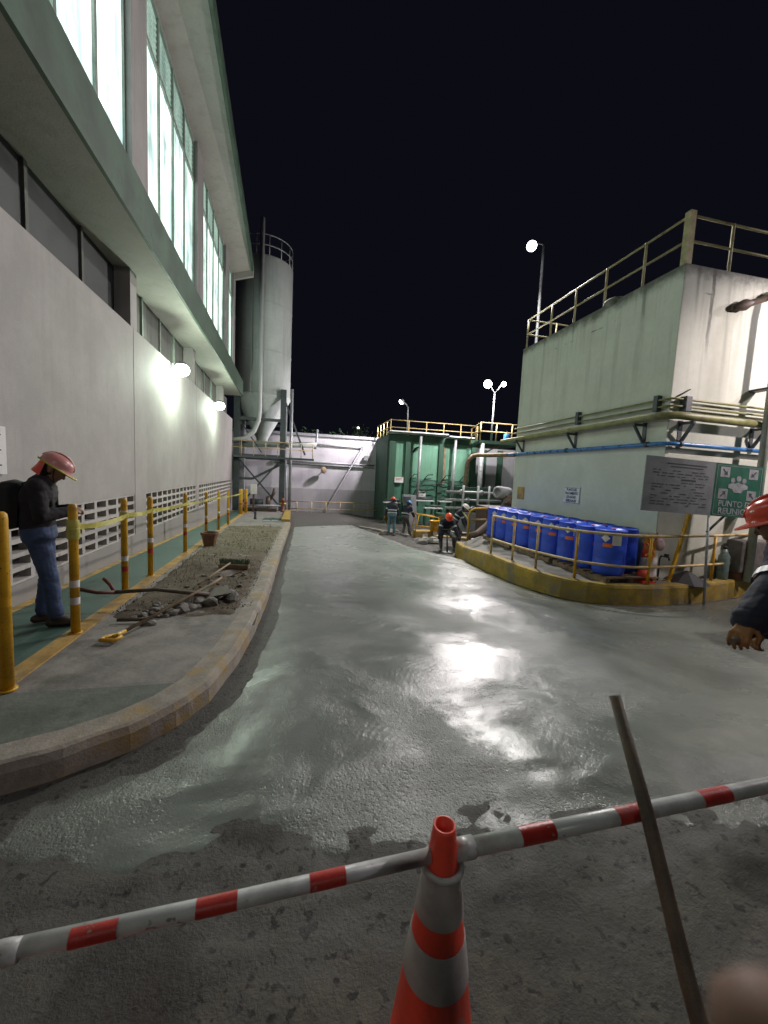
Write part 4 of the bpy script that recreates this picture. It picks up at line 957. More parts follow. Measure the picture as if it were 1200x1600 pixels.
MB().tube([(5.72,12.5,.25),(7.1,12.97,.25)], .025, 8).build("cross_rail", M['yellow'], ur)
tag(MB().bar((5.70,12.5,.27),(6.35,14.5,.34),.006,.06).build("caution_tape", M['tape']), "yellow tape stretched from the hoop barrier towards the workers", "caution tape")
# big two part information sign on its post
sg = empty("information_sign", (7.55,6.0,-.5), "large grey and green assembly point sign on a thin post beside the barrels", "sign")
o_ = Vector((6.06,6.02,1.225)); ax = Vector((2.585,-.10,-.10)); axn = ax.normalized(); upv = Vector((.03,.02,1)).normalized(); nn_ = axn.cross(upv).normalized()
def SP(u, v, d=0): return o_+ax*u+upv*v*.99+nn_*d
def plate(u0, v0, u1, v1, d, th, name, mt): return MB().add([SP(u,v,dd) for dd in (d,d+th) for (u,v) in ((u0,v0),(u1,v0),(u1,v1),(u0,v1))], [(3,2,1,0),(4,5,6,7),(0,1,5,4),(1,2,6,5),(2,3,7,6),(3,0,4,7)], False).build(name, M[mt], sg)
plate(0,0,.575,1,0,.02,"text_panel",'signgrey'); plate(.576,0,1,1,0,.02,"symbol_panel",'signgreen')
def seg(m_, pts2, d=.0215, th=.002):
    n_ = len(pts2); m_.add([SP(u,v,dd) for dd in (d,d+th) for u,v in pts2], [tuple(range(n_-1,-1,-1)), tuple(range(n_,2*n_))]+[(i,(i+1)%n_,n_+(i+1)%n_,n_+i) for i in range(n_)], False)
bdr = MB()
for (a,b,c,d) in ((.59,.03,.985,.04),(.59,.955,.985,.965),(.59,.03,.594,.965),(.981,.03,.985,.965)): seg(bdr, [(a,b),(c,b),(c,d),(a,d)])
bdr.build("border", M['signgrey'], sg)
wt = MB(); dk = MB()
asp = 1/2.59
def sq(u, v, s_): w = s_*asp; seg(wt, [(u-w,v-s_*.9),(u+w,v-s_*.9),(u+w,v+s_*.9),(u-w,v+s_*.9)])
def arrow(u, v, dx, dy, s_):
    L = math.hypot(dx,dy); dx, dy = dx/L, dy/L; px_, py_ = -dy, dx
    T = lambda a, b: (u+(dx*a+px_*b)*s_*asp, v+(dy*a+py_*b)*s_)
    seg(dk, [T(-.8,-.14),(T(.2,-.14)),(T(.2,.14)),(T(-.8,.14))], .0245); seg(dk, [T(.15,-.5),T(.85,0),T(.15,.5)], .0245)
for (u, v, dx, dy) in ((.66,.84,1,-1),(.91,.84,-1,-1),(.66,.43,1,1),(.91,.43,-1,1)): sq(u, v, .105); arrow(u, v, dx, dy, .095)
for (u, v, r_) in ((.735,.70,.048),(.785,.735,.055),(.835,.70,.048)): seg(wt, [(u+r_*asp*math.cos(a*.5236), v+r_*math.sin(a*.5236)) for a in range(12)])
seg(wt, [(.70,.55),(.735,.53),(.75,.47),(.82,.47),(.835,.53),(.87,.55),(.87,.61),(.835,.645),(.81,.64),(.785,.67),(.76,.64),(.735,.645),(.70,.61)])
wt.build("symbol", M['steel'], sg); dk.build("arrow", M['ink'], sg)
def stext(s_, size, u, v, mt, name="lettering", xs=1, bold=0): text(s_, size, SP(u,v,.0225), axn, upv, name, M[mt], sg, xs=xs, bold=bold)
stext("PUNTO DE", .155, .785, .245, 'steel', xs=1.05, bold=.002); stext("REUNION", .155, .785, .105, 'steel', xs=1.15, bold=.002)
tl = MB(); rng = random.Random(4)
seg(tl, [(.17,.885),(.50,.885),(.50,.905),(.17,.905)]); seg(tl, [(.20,.835),(.47,.835),(.47,.852),(.20,.852)]); seg(tl, [(.30,.60),(.42,.60),(.42,.625),(.30,.625)])
for k in range(13):
    v = .76-k*.052
    if abs(v-.6) < .03: continue
    u = .06
    while u < .50:
        w = rng.uniform(.015,.06)
        if rng.random() < .75: seg(tl, [(u,v),(u+w,v),(u+w,v+.012),(u,v+.012)])
        u += w+rng.uniform(.008,.03)
tl.build("printed_lines", M['ink'], sg)
MB().tube([(7.72,5.985,-.62),(7.56,5.985,1.3)], .022, 10).build("post", M['steel'], sg)
MB().tube([(7.58,5.99,.85),(8.0,6.0,1.2)], .022, 8).build("brace", M['darksteel'], sg)
ls = empty("leaning_post", (7.2,6.5,-.25), "bright yellow slanted post behind the guard rail under the large sign", "post")
MB().bar((7.42,6.5,-.24),(7.62,6.4,1.22),.055,.055).build("post", M['yellow'], ls); MB().box((7.34,6.43,-.236),(7.5,6.57,-.22)).build("foot_plate", M['yellow'], ls)
hb = tag(MB().lathe([(.40,0),(.26,.09),(.10,.19),(.02,.23)], (7.75,6.42,-.235), 9, smooth=False).build("dark_heap", M['rubber']), "small black heap at the foot of the slanted yellow post", "heap")
# things at the near corner of the barrels
c = empty("traffic_cone", (6.75,6.32,-.235), "small orange traffic cone behind the guard rail at the corner of the barrels", "traffic cone")
MB().box((6.64,6.36,-.234),(6.94,6.66,-.20)).build("base", M['orange'], c)
MB().lathe([(.12,0),(.10,.22)], (6.79,6.51,-.2), 20).build("lower_cone", M['orange'], c); MB().lathe([(.099,.22),(.07,.46)], (6.79,6.51,-.2), 20).build("sleeve", M['reflect'], c); MB().lathe([(.07,.46),(.035,.74)], (6.79,6.51,-.2), 20).build("upper_cone", M['orange'], c)
tt = MB()
for i in range(26):
    a = random.uniform(0,6.28); z = random.uniform(.25,.72); p = Vector((6.84+.09*math.cos(a), 6.46+.07*math.sin(a), z)); d = Vector((random.uniform(-.5,.5),random.uniform(-.3,.3),random.uniform(-1,1))).normalized()*random.uniform(.06,.14)
    tt.bar(p-d, p+d, .03, .006, (random.random(),1,.2))
tag(tt.build("tape_bundle", paint("orange_yellow_tape", (.62,.25,.04), .5, .35, 9)), "crumpled bundle of orange and yellow tape hung on the cone by the barrels", "tape")
tag(MB().lathe([(.05,-.03),(.13,-.03),(.13,.03),(.05,.03)], (7.03,6.45,.53), 18, (.2,-1,.1)).build("hose_reel", paint("pink_dusty_reel", (.42,.30,.28), .7, .3, 8)), "dusty pink round reel beside the tape bundle", "reel")
t = empty("water_tap", (7.3,6.5,-.24), "thin dark standpipe tap in front of the end wall", "tap")
MB().tube([(7.2,6.56,-.24),(7.2,6.56,.22),(7.23,6.56,.27),(7.42,6.56,.24),(7.44,6.56,.18)], .018, 8).build("pipe", M['darksteel'], t); MB().box((7.33,6.53,.26),(7.39,6.59,.31)).build("handle", M['iron'], t)
MB_ = MB().box((6.92,6.52,-.234),(7.12,6.70,.40),.03); tag(MB_.build("concrete_block", M['whitepaint']), "pale plastered block against the corner of the end wall", "block")
t = empty("equipment_box", (9.5,6.45,-.24), "stained grey equipment box in front of the right end wall", "box")
MB().box((9.02,6.36,-.05),(10.1,6.69,.62),.04).build("housing", paint("stained_brown_grey_metal", (.15,.14,.13), .6, .35, 4, (.09,.06,.045), .6), t); MB().box((9.1,6.4,-.236),(10.0,6.66,-.052)).build("plinth", M['terra'], t); MB().box((9.1,6.345,.25),(9.3,6.362,.42)).build("switch_plate", M['iron'], t)
t = empty("glass_jar", (8.85,6.5,-.235), "pale green clear bottle standing left of the grey equipment box", "bottle")
MB().lathe([(.09,0),(.10,.02),(.10,.5),(.06,.58),(.04,.66)], (8.83,6.55,-.23), 18).build("body", paint("cloudy_green_plastic", (.15,.21,.19), .3, .2, 9), t); MB().lathe([(.045,0),(.045,.05)], (8.83,6.55,.43), 12).build("cap", M['rubber'], t)
#PART3
# ================================================================ PEOPLE
CLOTH = {}
def cloth(name, c, rough=.85, dirt=None, var=.3):
    k = NT(name); f = k.noise(5, 5, .65); w = k.noise(160, 2, .5)
    col = k.mix(k.ramp(f, .3, .7), tuple(v*(1-var) for v in c), tuple(v*(1+var*.5) for v in c))
    if dirt:
        x, y, z = k.sep(); g = k.ramp(k.noise(3.4, 5, .7, k.vec(off=(2,2,8))), .46, .62, 0, .8); col = k.mix(g, col, dirt)
    return k.out(col, rough, k.bump(k.math('ADD', k.math('MULTIPLY', w, .3), f), .35, .006))
C_NAVY = cloth("navy_work_cloth", (.014,.016,.032)); C_BLACK = cloth("black_jacket_cloth", (.012,.011,.014)); C_JEAN = cloth("blue_denim", (.045,.075,.16), .8, None, .4)
C_LJEAN = cloth("light_blue_denim", (.09,.20,.28), .85, (.10,.13,.12)); C_MUD = cloth("muddy_trousers", (.05,.055,.06), .9, (.16,.16,.12)); C_GREY = cloth("dusty_grey_trousers", (.09,.09,.095), .9, (.17,.17,.155))
C_BOOT = cloth("dark_boot_leather", (.030,.018,.013), .6); C_RUBB = cloth("grey_green_rubber_boot", (.05,.06,.05), .5, (.14,.14,.12)); C_GLOVE = cloth("orange_brown_glove", (.24,.11,.04)); C_DGLOVE = cloth("dark_glove", (.02,.02,.02))
C_BAND = plain("silver_reflective_band", (.42,.45,.45), .4)
H_PINK = plain("pink_helmet_plastic", (.60,.27,.25), .3); H_ORANGE = plain("orange_helmet_plastic", (.80,.085,.025), .28); H_RED = plain("red_orange_helmet_plastic", (.62,.06,.025), .22); H_BLUE = plain("light_blue_helmet_plastic", (.08,.28,.62), .3); H_WHITE = plain("white_helmet_plastic", (.68,.68,.64), .3)
EDGE = plain("yellow_green_helmet_edge", (.45,.55,.03), .5)

def capsule(m_, a, b, ra, rb, n=14):
    a = Vector(a); b = Vector(b); d = b-a; L = max(d.length, 1e-4)
    prof = [(ra*math.sin(t*math.pi/10), -ra*math.cos(t*math.pi/10)) for t in range(6)]; prof[0] = (.0004, -ra)
    prof += [(rb*math.cos(t*math.pi/10), L+rb*math.sin(t*math.pi/10)) for t in range(6)]; prof[-1] = (.0004, L+rb)
    m_.lathe(prof, a, n, d if d.length > 1e-4 else (0,0,1))
def ik(a, c, l1, l2, hint):
    a = Vector(a); c = Vector(c); d = c-a; L = min(d.length, (l1+l2)*.999); dn = d.normalized()
    x = (l1*l1-l2*l2+L*L)/(2*L); h = math.sqrt(max(0, l1*l1-x*x)); hv = Vector(hint); hv = (hv-dn*hv.dot(dn)).normalized()
    return a+dn*x+hv*h, a+dn*L
def person(loc, rz, label, H=1.68, pelvis=(0,0,None), lean=8, side=0, twist=0, head_pitch=10, head_yaw=0, feet=((-.11,0),(.11,0)), toes=(8,-8), foot_z=(0,0), knee=((0,1,0),(0,1,0)),
           hands=((-.25,.1,.85),(.25,.1,.85)), elbow=((-.5,-1,-.2),(.5,-1,-.2)), curl=(.7,.7), jacket=None, trousers=None, boots=None, glove=None, helmet=None, helmet_edge=None, bands=(), limb_bands=False, voxel=.0085, flap=None, group=None, boot_h=.2, bulk=.020, face=True):
    root = empty("person", loc, label, "person", group, rz)
    s = H/1.7; caps = []                                 # (a, b, ra, rb, material index): 0 jacket 1 trousers 2 boots 3 skin 4 hands 5 hair 6 dark
    def cap(a, b, ra, rb, mi): caps.append((Vector(a), Vector(b), ra, rb, mi))
    pz = pelvis[2] if pelvis[2] is not None else .945*s
    P = Vector((pelvis[0], pelvis[1], pz))
    rot = Matrix.Rotation(R(twist), 3, 'Z')@Matrix.Rotation(R(side), 3, 'Y')@Matrix.Rotation(-R(lean), 3, 'X')
    up = rot@Vector((0,0,1)); rt = rot@Vector((1,0,0)); fw = rot@Vector((0,1,0))
    tors = .50*s
    def spine(t): return P+up*(tors*t)+fw*(.03*math.sin(t*math.pi)*s)*-1+Vector((0,0,0))
    prt = Vector((math.cos(R(twist*.4)), math.sin(R(twist*.4)), 0))
    for i in range(11):
        t = i/10; w = interp([(0,.085),(.3,.07),(.5,.065),(.8,.095),(1,.085)], t)*s; r_ = interp([(0,.112),(.25,.112),(.5,.105),(.8,.118),(1,.08)], t)*s+bulk
        ax_ = prt.lerp(rt, min(1, t*2)).normalized(); c = spine(t)
        cap(c-ax_*w, c+ax_*w, r_, r_, 1 if t < .12 else 0)
    neck0 = spine(1.0); shL = spine(.96)-rt*.165*s; shR = spine(.96)+rt*.165*s
    cap(shL, spine(1.02), .068*s+bulk, .065*s+bulk, 0); cap(shR, spine(1.02), .068*s+bulk, .065*s+bulk, 0)
    hrot = Matrix.Rotation(R(twist+head_yaw), 3, 'Z')@Matrix.Rotation(-R(lean*.55+head_pitch), 3, 'X')
    hu = hrot@Vector((0,0,1)); hf = hrot@Vector((0,1,0)); hr = hrot@Vector((1,0,0))
    nk = neck0+(up*.6+hu*.4)*.085*s
    cap(neck0, nk, .062*s, .056*s, 3)
    cap(neck0-up*.01, neck0+up*.045*s, .078*s+bulk*.4, .070*s, 0)     # collar
    hc = nk+hu*.10*s+hf*.018*s
    HP = lambda x, y, z: hc+(hr*x+hf*y+hu*z)*s
    cap(HP(0,-.02,.02), HP(0,.02,.025), .088*s, .082*s, 3); cap(HP(0,.03,-.05), HP(0,.045,.0), .060*s, .072*s, 3)
    cap(HP(0,.065,-.085), HP(0,.05,-.06), .030*s, .05*s, 3); cap(HP(-.035,.03,-.07), HP(.035,.03,-.07), .036*s, .036*s, 3)
    cap(HP(0,.096,.012), HP(0,.117,-.022), .009*s, .015*s, 3); cap(HP(-.036,.088,.028), HP(.036,.088,.028), .014*s, .014*s, 3)
    cap(HP(-.020,.090,-.056), HP(.020,.090,-.056), .011*s, .011*s, 3)
    for q in (-1, 1): cap(HP(q*.083,-.005,-.02), HP(q*.085,-.008,.022), .014*s, .017*s, 3)
    cap(HP(0,-.035,-.02), HP(0,-.03,.04), .083*s, .086*s, 5)
    # arms
    for q, (sh, hd, el, cu, sg_) in enumerate(((shL, hands[0], elbow[0], curl[0], -1), (shR, hands[1], elbow[1], curl[1], 1))):
        e, wv = ik(sh, Vector(hd), .285*s, .255*s, el)
        HANDS.append((wv, d0_(wv-e)))
        cap(sh, e, .056*s+bulk, .046*s+bulk, 0); cap(e, e.lerp(wv, .92), .047*s+bulk, .033*s+bulk, 0)
        d = (wv-e).normalized(); cap(e.lerp(wv, .85), wv, .029*s, .027*s, 4)
        nrm = (Vector((0,0,-1))-d*Vector((0,0,-1)).dot(d)); nrm = nrm.normalized() if nrm.length > .2 else (fw-d*fw.dot(d)).normalized()
        sd_ = d.cross(nrm).normalized()
        for u in (-.026,-.009,.009,.026): cap(wv+sd_*u*.7*s+d*.01, wv+d*.088*s+sd_*u*s, .017*s, .0145*s, 4)
        for k, (u, ln) in enumerate(((-.034,.070),(-.0115,.080),(.0115,.074),(.033,.058))):
            p = wv+d*.092*s+sd_*u*s; dd = d.copy(); ang = 0
            for f_, l_ in ((.45,.0098),(.32,.009),(.23,.0082)):
                ang += cu*.75; nd_ = d*math.cos(ang)+nrm*math.sin(ang); q_ = p+nd_*ln*f_*s; cap(p, q_, l_*s, l_*.92*s, 4); p = q_
        b0 = wv+d*.025*s-sd_*sg_*.026*s; b1 = b0+(d*.6-sd_*sg_*.6+nrm*.4).normalized()*.045*s; b2 = b1+(d*.8+nrm*.55).normalized()*.034*s
        cap(b0, b1, .0125*s, .0108*s, 4); cap(b1, b2, .0105*s, .009*s, 4)
        if limb_bands:
            bnd = MB(); c0 = sh.lerp(e, .72); bnd.lathe([(.062*s+bulk,-.026),(.060*s+bulk,.026)], c0, 20, e-sh, cap=False)
            LB.append((bnd, root))
    # legs
    for q in (0, 1):
        hip = P+prt*(-.09 if q == 0 else .09)*s-Vector((0,0,.03))
        an = Vector((feet[q][0], feet[q][1], foot_z[q]+.085*s)); kn_, an2 = ik(hip, an, .42*s, .415*s, knee[q])
        cap(hip, kn_, .088*s+bulk*.7, .060*s+bulk*.7, 1); cap(kn_, kn_.lerp(an, .45), .058*s+bulk*.6, .056*s+bulk*.6, 1); cap(kn_.lerp(an, .45), kn_.lerp(an, 1-boot_h/.5*.55), .056*s+bulk*.6, .047*s+bulk, 1)
        cap(kn_.lerp(an, 1-boot_h/.42), an, .055*s, .050*s, 2)
        a_ = R(toes[q]); tf = Vector((math.sin(-a_), math.cos(a_), 0)); heel = Vector((an.x, an.y, foot_z[q]+.045*s))-tf*.055*s; toe = heel+tf*.20*s-Vector((0,0,.004))
        cap(heel, toe, .043*s, .040*s, 2); cap(an+tf*.02*s, toe-tf*.05*s+Vector((0,0,.012)), .050*s, .038*s, 2)
        sd2 = Vector((tf.y, -tf.x, 0))
        for u in (-.02, .02): cap(heel+sd2*u*.5*s, toe+sd2*u*s, .038*s, .034*s, 2)
    m_ = MB()
    for a, b, ra, rb_, mi in caps: capsule(m_, a, b, ra, rb_)
    me = bpy.data.meshes.new("raw"); me.from_pydata([tuple(v) for v in m_.v], [], m_.f)
    tmp = bpy.data.objects.new("raw", me); COL.objects.link(tmp); md = tmp.modifiers.new("r", 'REMESH'); md.mode = 'VOXEL'; md.voxel_size = voxel
    dg = bpy.context.evaluated_depsgraph_get(); out = bpy.data.meshes.new_from_object(tmp.evaluated_get(dg))
    bpy.data.objects.remove(tmp); bpy.data.meshes.remove(me)
    bm = bmesh.new(); bm.from_mesh(out)
    for v in bm.verts:
        if v.co.z < .004: v.co.z = .004
    for _ in range(2): bmesh.ops.smooth_vert(bm, verts=bm.verts, factor=.5, use_axis_x=True, use_axis_y=True, use_axis_z=True)
    bm.normal_update()
    def which(p):
        best, bi = 1e9, 0
        for a, b, ra, rb_, mi in caps:
            ab = b-a; L2 = ab.length_squared; t = 0 if L2 < 1e-9 else min(max((p-a).dot(ab)/L2, 0), 1)
            dd = (p-(a+ab*t)).length-lerp(ra, rb_, t)
            if dd < best: best, bi = dd, mi
        return bi
    eyes = [HP(-.031,.098,.008), HP(.031,.098,.008)]; mouth = (HP(-.022,.1,-.056), HP(.022,.1,-.056))
    vm = {}
    for v in bm.verts:
        mi = which(v.co); vm[v.index] = mi
        if mi in (0, 1):
            p = v.co*1.0; sd_ = hash(label) % 50
            f_ = .006*noise.noise(p*9+Vector((sd_,0,0)))+.006*abs(noise.noise(Vector((p.x*7,p.y*7,p.z*24+sd_))))+.003*noise.noise(p*30)
            v.co += v.normal*f_*s
    for f in bm.faces:
        ms = [vm[v.index] for v in f.verts]; mi = max(set(ms), key=ms.count)
        if mi == 3 and face:
            c = f.calc_center_median()
            if min((c-e_).length for e_ in eyes) < .0125*s: mi = 6
            elif abs((c-hc).dot(hu)/s+.058) < .006 and abs((c-hc).dot(hr))/s < .024 and (c-hc).dot(hf) > .07*s: mi = 7
        f.material_index = mi; f.smooth = True
    out.materials.clear()
    for mt in (jacket, trousers, boots, M['skin'], glove or M['skin'], M['hair'], M['rubber'], LIP): out.materials.append(mt)
    bm.to_mesh(out); bm.free(); out.name = "body"
    bo = bpy.data.objects.new("body", out); COL.objects.link(bo); bo.parent = root
    def pbuild(mm, name, mt): return mm.build(name, mt, root, False)
    # helmet
    if helmet:
        hc2 = HP(0,-.004,.052); hm = MB()
        prof = [(1.0,.0),(.995,.25),(.95,.5),(.82,.72),(.58,.89),(.28,.975),(.003,1.0)]
        vs = []; n_ = 28
        for r_, z_ in prof:
            for j in range(n_):
                a = 2*math.pi*j/n_; k_ = 1+.05*max(0, math.cos(a))**8*0
                vs.append(hc2+hr*math.cos(a)*r_*.122*s+hf*math.sin(a)*r_*.148*s+hu*(z_*.125-.012)*s)
        fs = [(i*n_+j, i*n_+(j+1)%n_, (i+1)*n_+(j+1)%n_, (i+1)*n_+j) for i in range(len(prof)-1) for j in range(n_)]
        # rolled rim and front peak as part of the shell
        hm.add(vs, fs, True); o0 = [vs[j] for j in range(n_)]; rim = []
        for j in range(n_):
            a = 2*math.pi*j/n_; e_ = .010+.052*max(0, math.sin(a))**3
            rim.append(o0[j]+(hr*math.cos(a)+hf*math.sin(a))*e_*s-hu*(.004+.012*max(0, math.sin(a))**3)*s)
        hm.add(o0+rim+[p-hu*.006*s for p in rim], [(j,(j+1)%n_,n_+(j+1)%n_,n_+j) for j in range(n_)]+[(n_+j,n_+(j+1)%n_,2*n_+(j+1)%n_,2*n_+j) for j in range(n_)], True)
        rg = [hc2+hf*math.cos(q*math.pi/12)*.151*s+hu*(math.sin(q*math.pi/12)*.128-.008)*s for q in range(1,12)]; hm.tube(rg, .012*s, 6)
        ho = pbuild(hm, "helmet", helmet)
        st = MB(); st.tube([HP(.092,.0,.05), HP(.080,.045,-.05), HP(.02,.085,-.108), HP(-.02,.085,-.108), HP(-.080,.045,-.05), HP(-.092,.0,.05)], .005*s, 6); st.build("chin_strap", M['rubber'], ho, False)
        if helmet_edge:
            eb = MB(); ring = rim+[rim[0]]; eb.tube(ring, .0075*s, 6, False); eb.build("rim_edge", helmet_edge, ho, False)
        if flap:
            fl = MB(); N = 8; row = []
            for i in range(N+1):
                a = math.pi*(1.20+.60*i/N); x_, y_ = math.cos(a), math.sin(a)
                a0_ = HP(x_*.118, y_*.14, .04); bk_ = (hf*y_+hr*x_*.4); row += [a0_, a0_+bk_*.045*s-Vector((0,0,.085*s)), a0_+bk_*.10*s-Vector((0,0,.17*s))]
            fl.add(row, [(3*i+k, 3*i+3+k, 3*i+4+k, 3*i+1+k) for i in range(N) for k in range(2)], True); pbuild(fl, "neck_shade", flap)
    for t_ in bands:
        w = interp([(0,.085),(.3,.07),(.5,.065),(.8,.095),(1,.085)], t_)*s; r_ = interp([(0,.112),(.25,.112),(.5,.105),(.8,.118),(1,.08)], t_)*s+bulk+.012
        ax_ = prt.lerp(rt, min(1, t_*2)).normalized(); c = spine(t_); fv = up.cross(ax_).normalized(); b_ = MB(); n_ = 28
        vs = []
        for dz in (-.025, .025):
            for j in range(n_):
                a = 2*math.pi*j/n_; x_ = math.cos(a); vs.append(c+ax_*(x_*r_+(w if x_ > 0 else -w)*min(1, abs(x_)*3))+fv*math.sin(a)*r_+up*dz*s)
        b_.add(vs, [(j,(j+1)%n_,n_+(j+1)%n_,n_+j) for j in range(n_)], True); pbuild(b_, "reflective_band", C_BAND)
    for b_, rt_ in LB: pbuild(b_, "reflective_band", C_BAND)
    LB.clear()
    return root, dict(spine=spine, up=up, rt=rt, fw=fw, s=s, HP=HP, P=P)
LB = []; HANDS = []
def d0_(v): return v.normalized()
LIP = plain("lips", (.24,.10,.08), .5)
# left: figure on the walkway, looking down
p1, q1 = person((-2.48, 4.62, zw(4.62)+.005), R(-72), "person in pink helmet, dark jacket, backpack and blue jeans looking down at their hands", H=1.70, lean=3, head_pitch=34, pelvis=(0,-.03,None),
    feet=((-.09,-.05),(.10,.10)), toes=(6,-6), hands=((-.06,.20,1.19),(.05,.21,1.18)), elbow=((-.8,-.6,-1),(.8,-.6,-1)), curl=(.9,.9), jacket=C_BLACK, trousers=C_JEAN, boots=C_BOOT, helmet=H_PINK, helmet_edge=EDGE, flap=M['orange'], voxel=.008, boot_h=.13)
bk = MB(); sp = q1['spine']; c = sp(.58)-q1['fw']*.185
for (du, hh, dd) in ((0,.235,.085),(-.03,.17,.11)): bk.obox(c+q1['up']*du-q1['fw']*(.02 if du else 0), q1['rt']*(.16 if not du else .135), q1['fw']*dd, q1['up']*hh, .075)
for v in bk.v: v += (v-c)*.04*n1(v.x*8, v.y*8, v.z*8)
bk.build("backpack", cloth("black_backpack_nylon", (.010,.010,.012), .7), p1, False)
stp = MB()
for u in (-.11, .11): stp.tube([sp(1.0)+q1['rt']*u-q1['fw']*.13, sp(1.06)+q1['rt']*u-q1['fw']*.02, sp(.95)+q1['rt']*u+q1['fw']*.10, sp(.6)+q1['rt']*u*1.15+q1['fw']*.135, sp(.35)+q1['rt']*u*1.6-q1['fw']*.05], .017, 6)
stp.build("backpack_straps", M['rubber'], p1, False)
nb = MB().lathe([(.062,-.03),(.066,0),(.060,.03)], q1['HP'](0,-.01,-.135), 14, q1['up'], cap=False); nb.build("lanyard_collar", C_BAND, p1, False)
# right: close worker leaning in from the frame edge
p2, q2 = person((2.90, 1.55, zg(2.8,1.5)-.035), R(58), "person in glossy red helmet and navy jacket leaning in at the right edge", H=1.82, lean=22, twist=-42, head_yaw=26, head_pitch=10, pelvis=(0,-.04,.97),
    feet=((-.16,-.10),(.20,-.30)), hands=((-.58,.69,1.04),(.36,.12,.94)), elbow=((-.9,-.2,-.8),(.9,-.5,-.6)), curl=(.80,.9), jacket=C_NAVY, trousers=C_MUD, boots=C_RUBB, glove=C_GLOVE, helmet=H_RED, bands=(.3,), limb_bands=True, voxel=.0048, boot_h=.3, bulk=.042)
tl = empty("float_tool", (2.2,1.5,-.2), "dark long handled tool held by the worker in the red helmet", "tool")
hw, hd_ = HANDS[-2]; RM = rootmat(p2); gp0 = RM@(hw+hd_*.105+Vector((0,0,-.022))); hv_ = Vector((1,.10,.15)).normalized()
MB().tube([gp0-hv_*.05, gp0+hv_*.4, gp0+hv_*1.3], .016, 12).build("handle", M['dwood'], tl)
MB().obox(gp0+hv_*1.34, Vector((.03,.004,.004)), Vector((-.02,.22,0)), Vector((0,0,.012)), .004).build("blade", M['steel'], tl)
# far workers
FG = "workers on the dug strip"
pA, _ = person((4.14,17.0,ge(4.14,17.0)+.02), R(-12), "person in orange helmet, navy jacket and light blue jeans seen from behind", H=1.63, lean=14, head_pitch=16, head_yaw=-18, feet=((-.13,.02),(.13,.0)),
    hands=((-.34,.02,.78),(.30,.34,.80)), jacket=C_NAVY, trousers=C_LJEAN, boots=C_RUBB, helmet=H_ORANGE, bands=(.18,.42), limb_bands=True, voxel=.014, boot_h=.22, bulk=.018)
pB, _ = person((5.0,17.75,ge(5,17.75)+.02), R(-48), "person in light blue helmet and navy overalls bending forward beside the orange helmeted worker", H=1.66, lean=22, head_pitch=22, pelvis=(0,-.1,.88), feet=((-.12,-.06),(.13,.14)),
    hands=((-.15,.50,.72),(.25,.46,.70)), jacket=C_NAVY, trousers=C_GREY, boots=C_RUBB, helmet=H_BLUE, bands=(.3,), limb_bands=True, voxel=.014, boot_h=.3, bulk=.018)
pC, _ = person((5.28,13.2,ge(5.28,13.2)+.02), R(172), "person in orange helmet crouching with head bowed towards the wet concrete", H=1.70, lean=48, head_pitch=8, pelvis=(.05,-.30,.74), feet=((-.27,.02),(.24,.12)), toes=(22,-22),
    hands=((-.30,.30,.58),(.36,.28,.60)), knee=((-.45,1,0),(.45,1,0)), elbow=((-1,-.1,.1),(1,-.1,.1)), jacket=C_NAVY, trousers=C_MUD, boots=C_RUBB, glove=C_DGLOVE, helmet=H_ORANGE, bands=(.32,), limb_bands=True, voxel=.012, boot_h=.3, bulk=.022)
pD, _ = person((6.28,14.75,ge(6.28,14.75)+.03), R(-115), "person in white helmet stooping behind the crouching worker and reaching down to the right", H=1.72, lean=30, head_pitch=20, pelvis=(0,-.12,.88), feet=((-.13,-.05),(.14,.10)),
    hands=((-.12,.46,.62),(.22,.36,.58)), jacket=C_NAVY, trousers=C_MUD, boots=C_RUBB, glove=C_DGLOVE, helmet=H_WHITE, bands=(.3,.6), limb_bands=True, voxel=.012, boot_h=.3, bulk=.02)

# ================================================================ WORK AREA
def plank(a, b, w, th, label, mt='wood', name="plank"):
    a = Vector(a); b = Vector(b); m_ = MB().bar(a, b, w, th); return tag(m_.build(name, M[mt]), label, "plank", "loose planks on the dug strip")
def gp_(x, y, h=.03): return Vector((x, y, ge(x, y)+h))
plank(gp_(3.0,18.9,.06), gp_(5.0,17.2,.10), .22, .05, "long dusty plank lying behind the worker in light jeans", 'concrete')
plank(gp_(5.2,15.5,.05), gp_(5.95,17.6,.20), .22, .05, "plank propped up on end beside the yellow cart", 'concrete')
plank(gp_(6.0,16.6,.16), gp_(7.9,15.8,.12), .26, .05, "yellowish board behind the crouching worker", 'yline')
plank(gp_(6.4,14.0,.10), gp_(7.8,14.9,.14), .3, .05, "weathered board lying beside the dark bucket")
plank(gp_(6.6,17.5,.3), gp_(8.6,15.6,.30), .3, .05, "long pale board right of the worker in the white helmet", 'concrete')
plank(gp_(3.35,16.2,.03), gp_(3.9,17.5,.12), .05, .05, "thin stick on the ground left of the worker in light jeans")
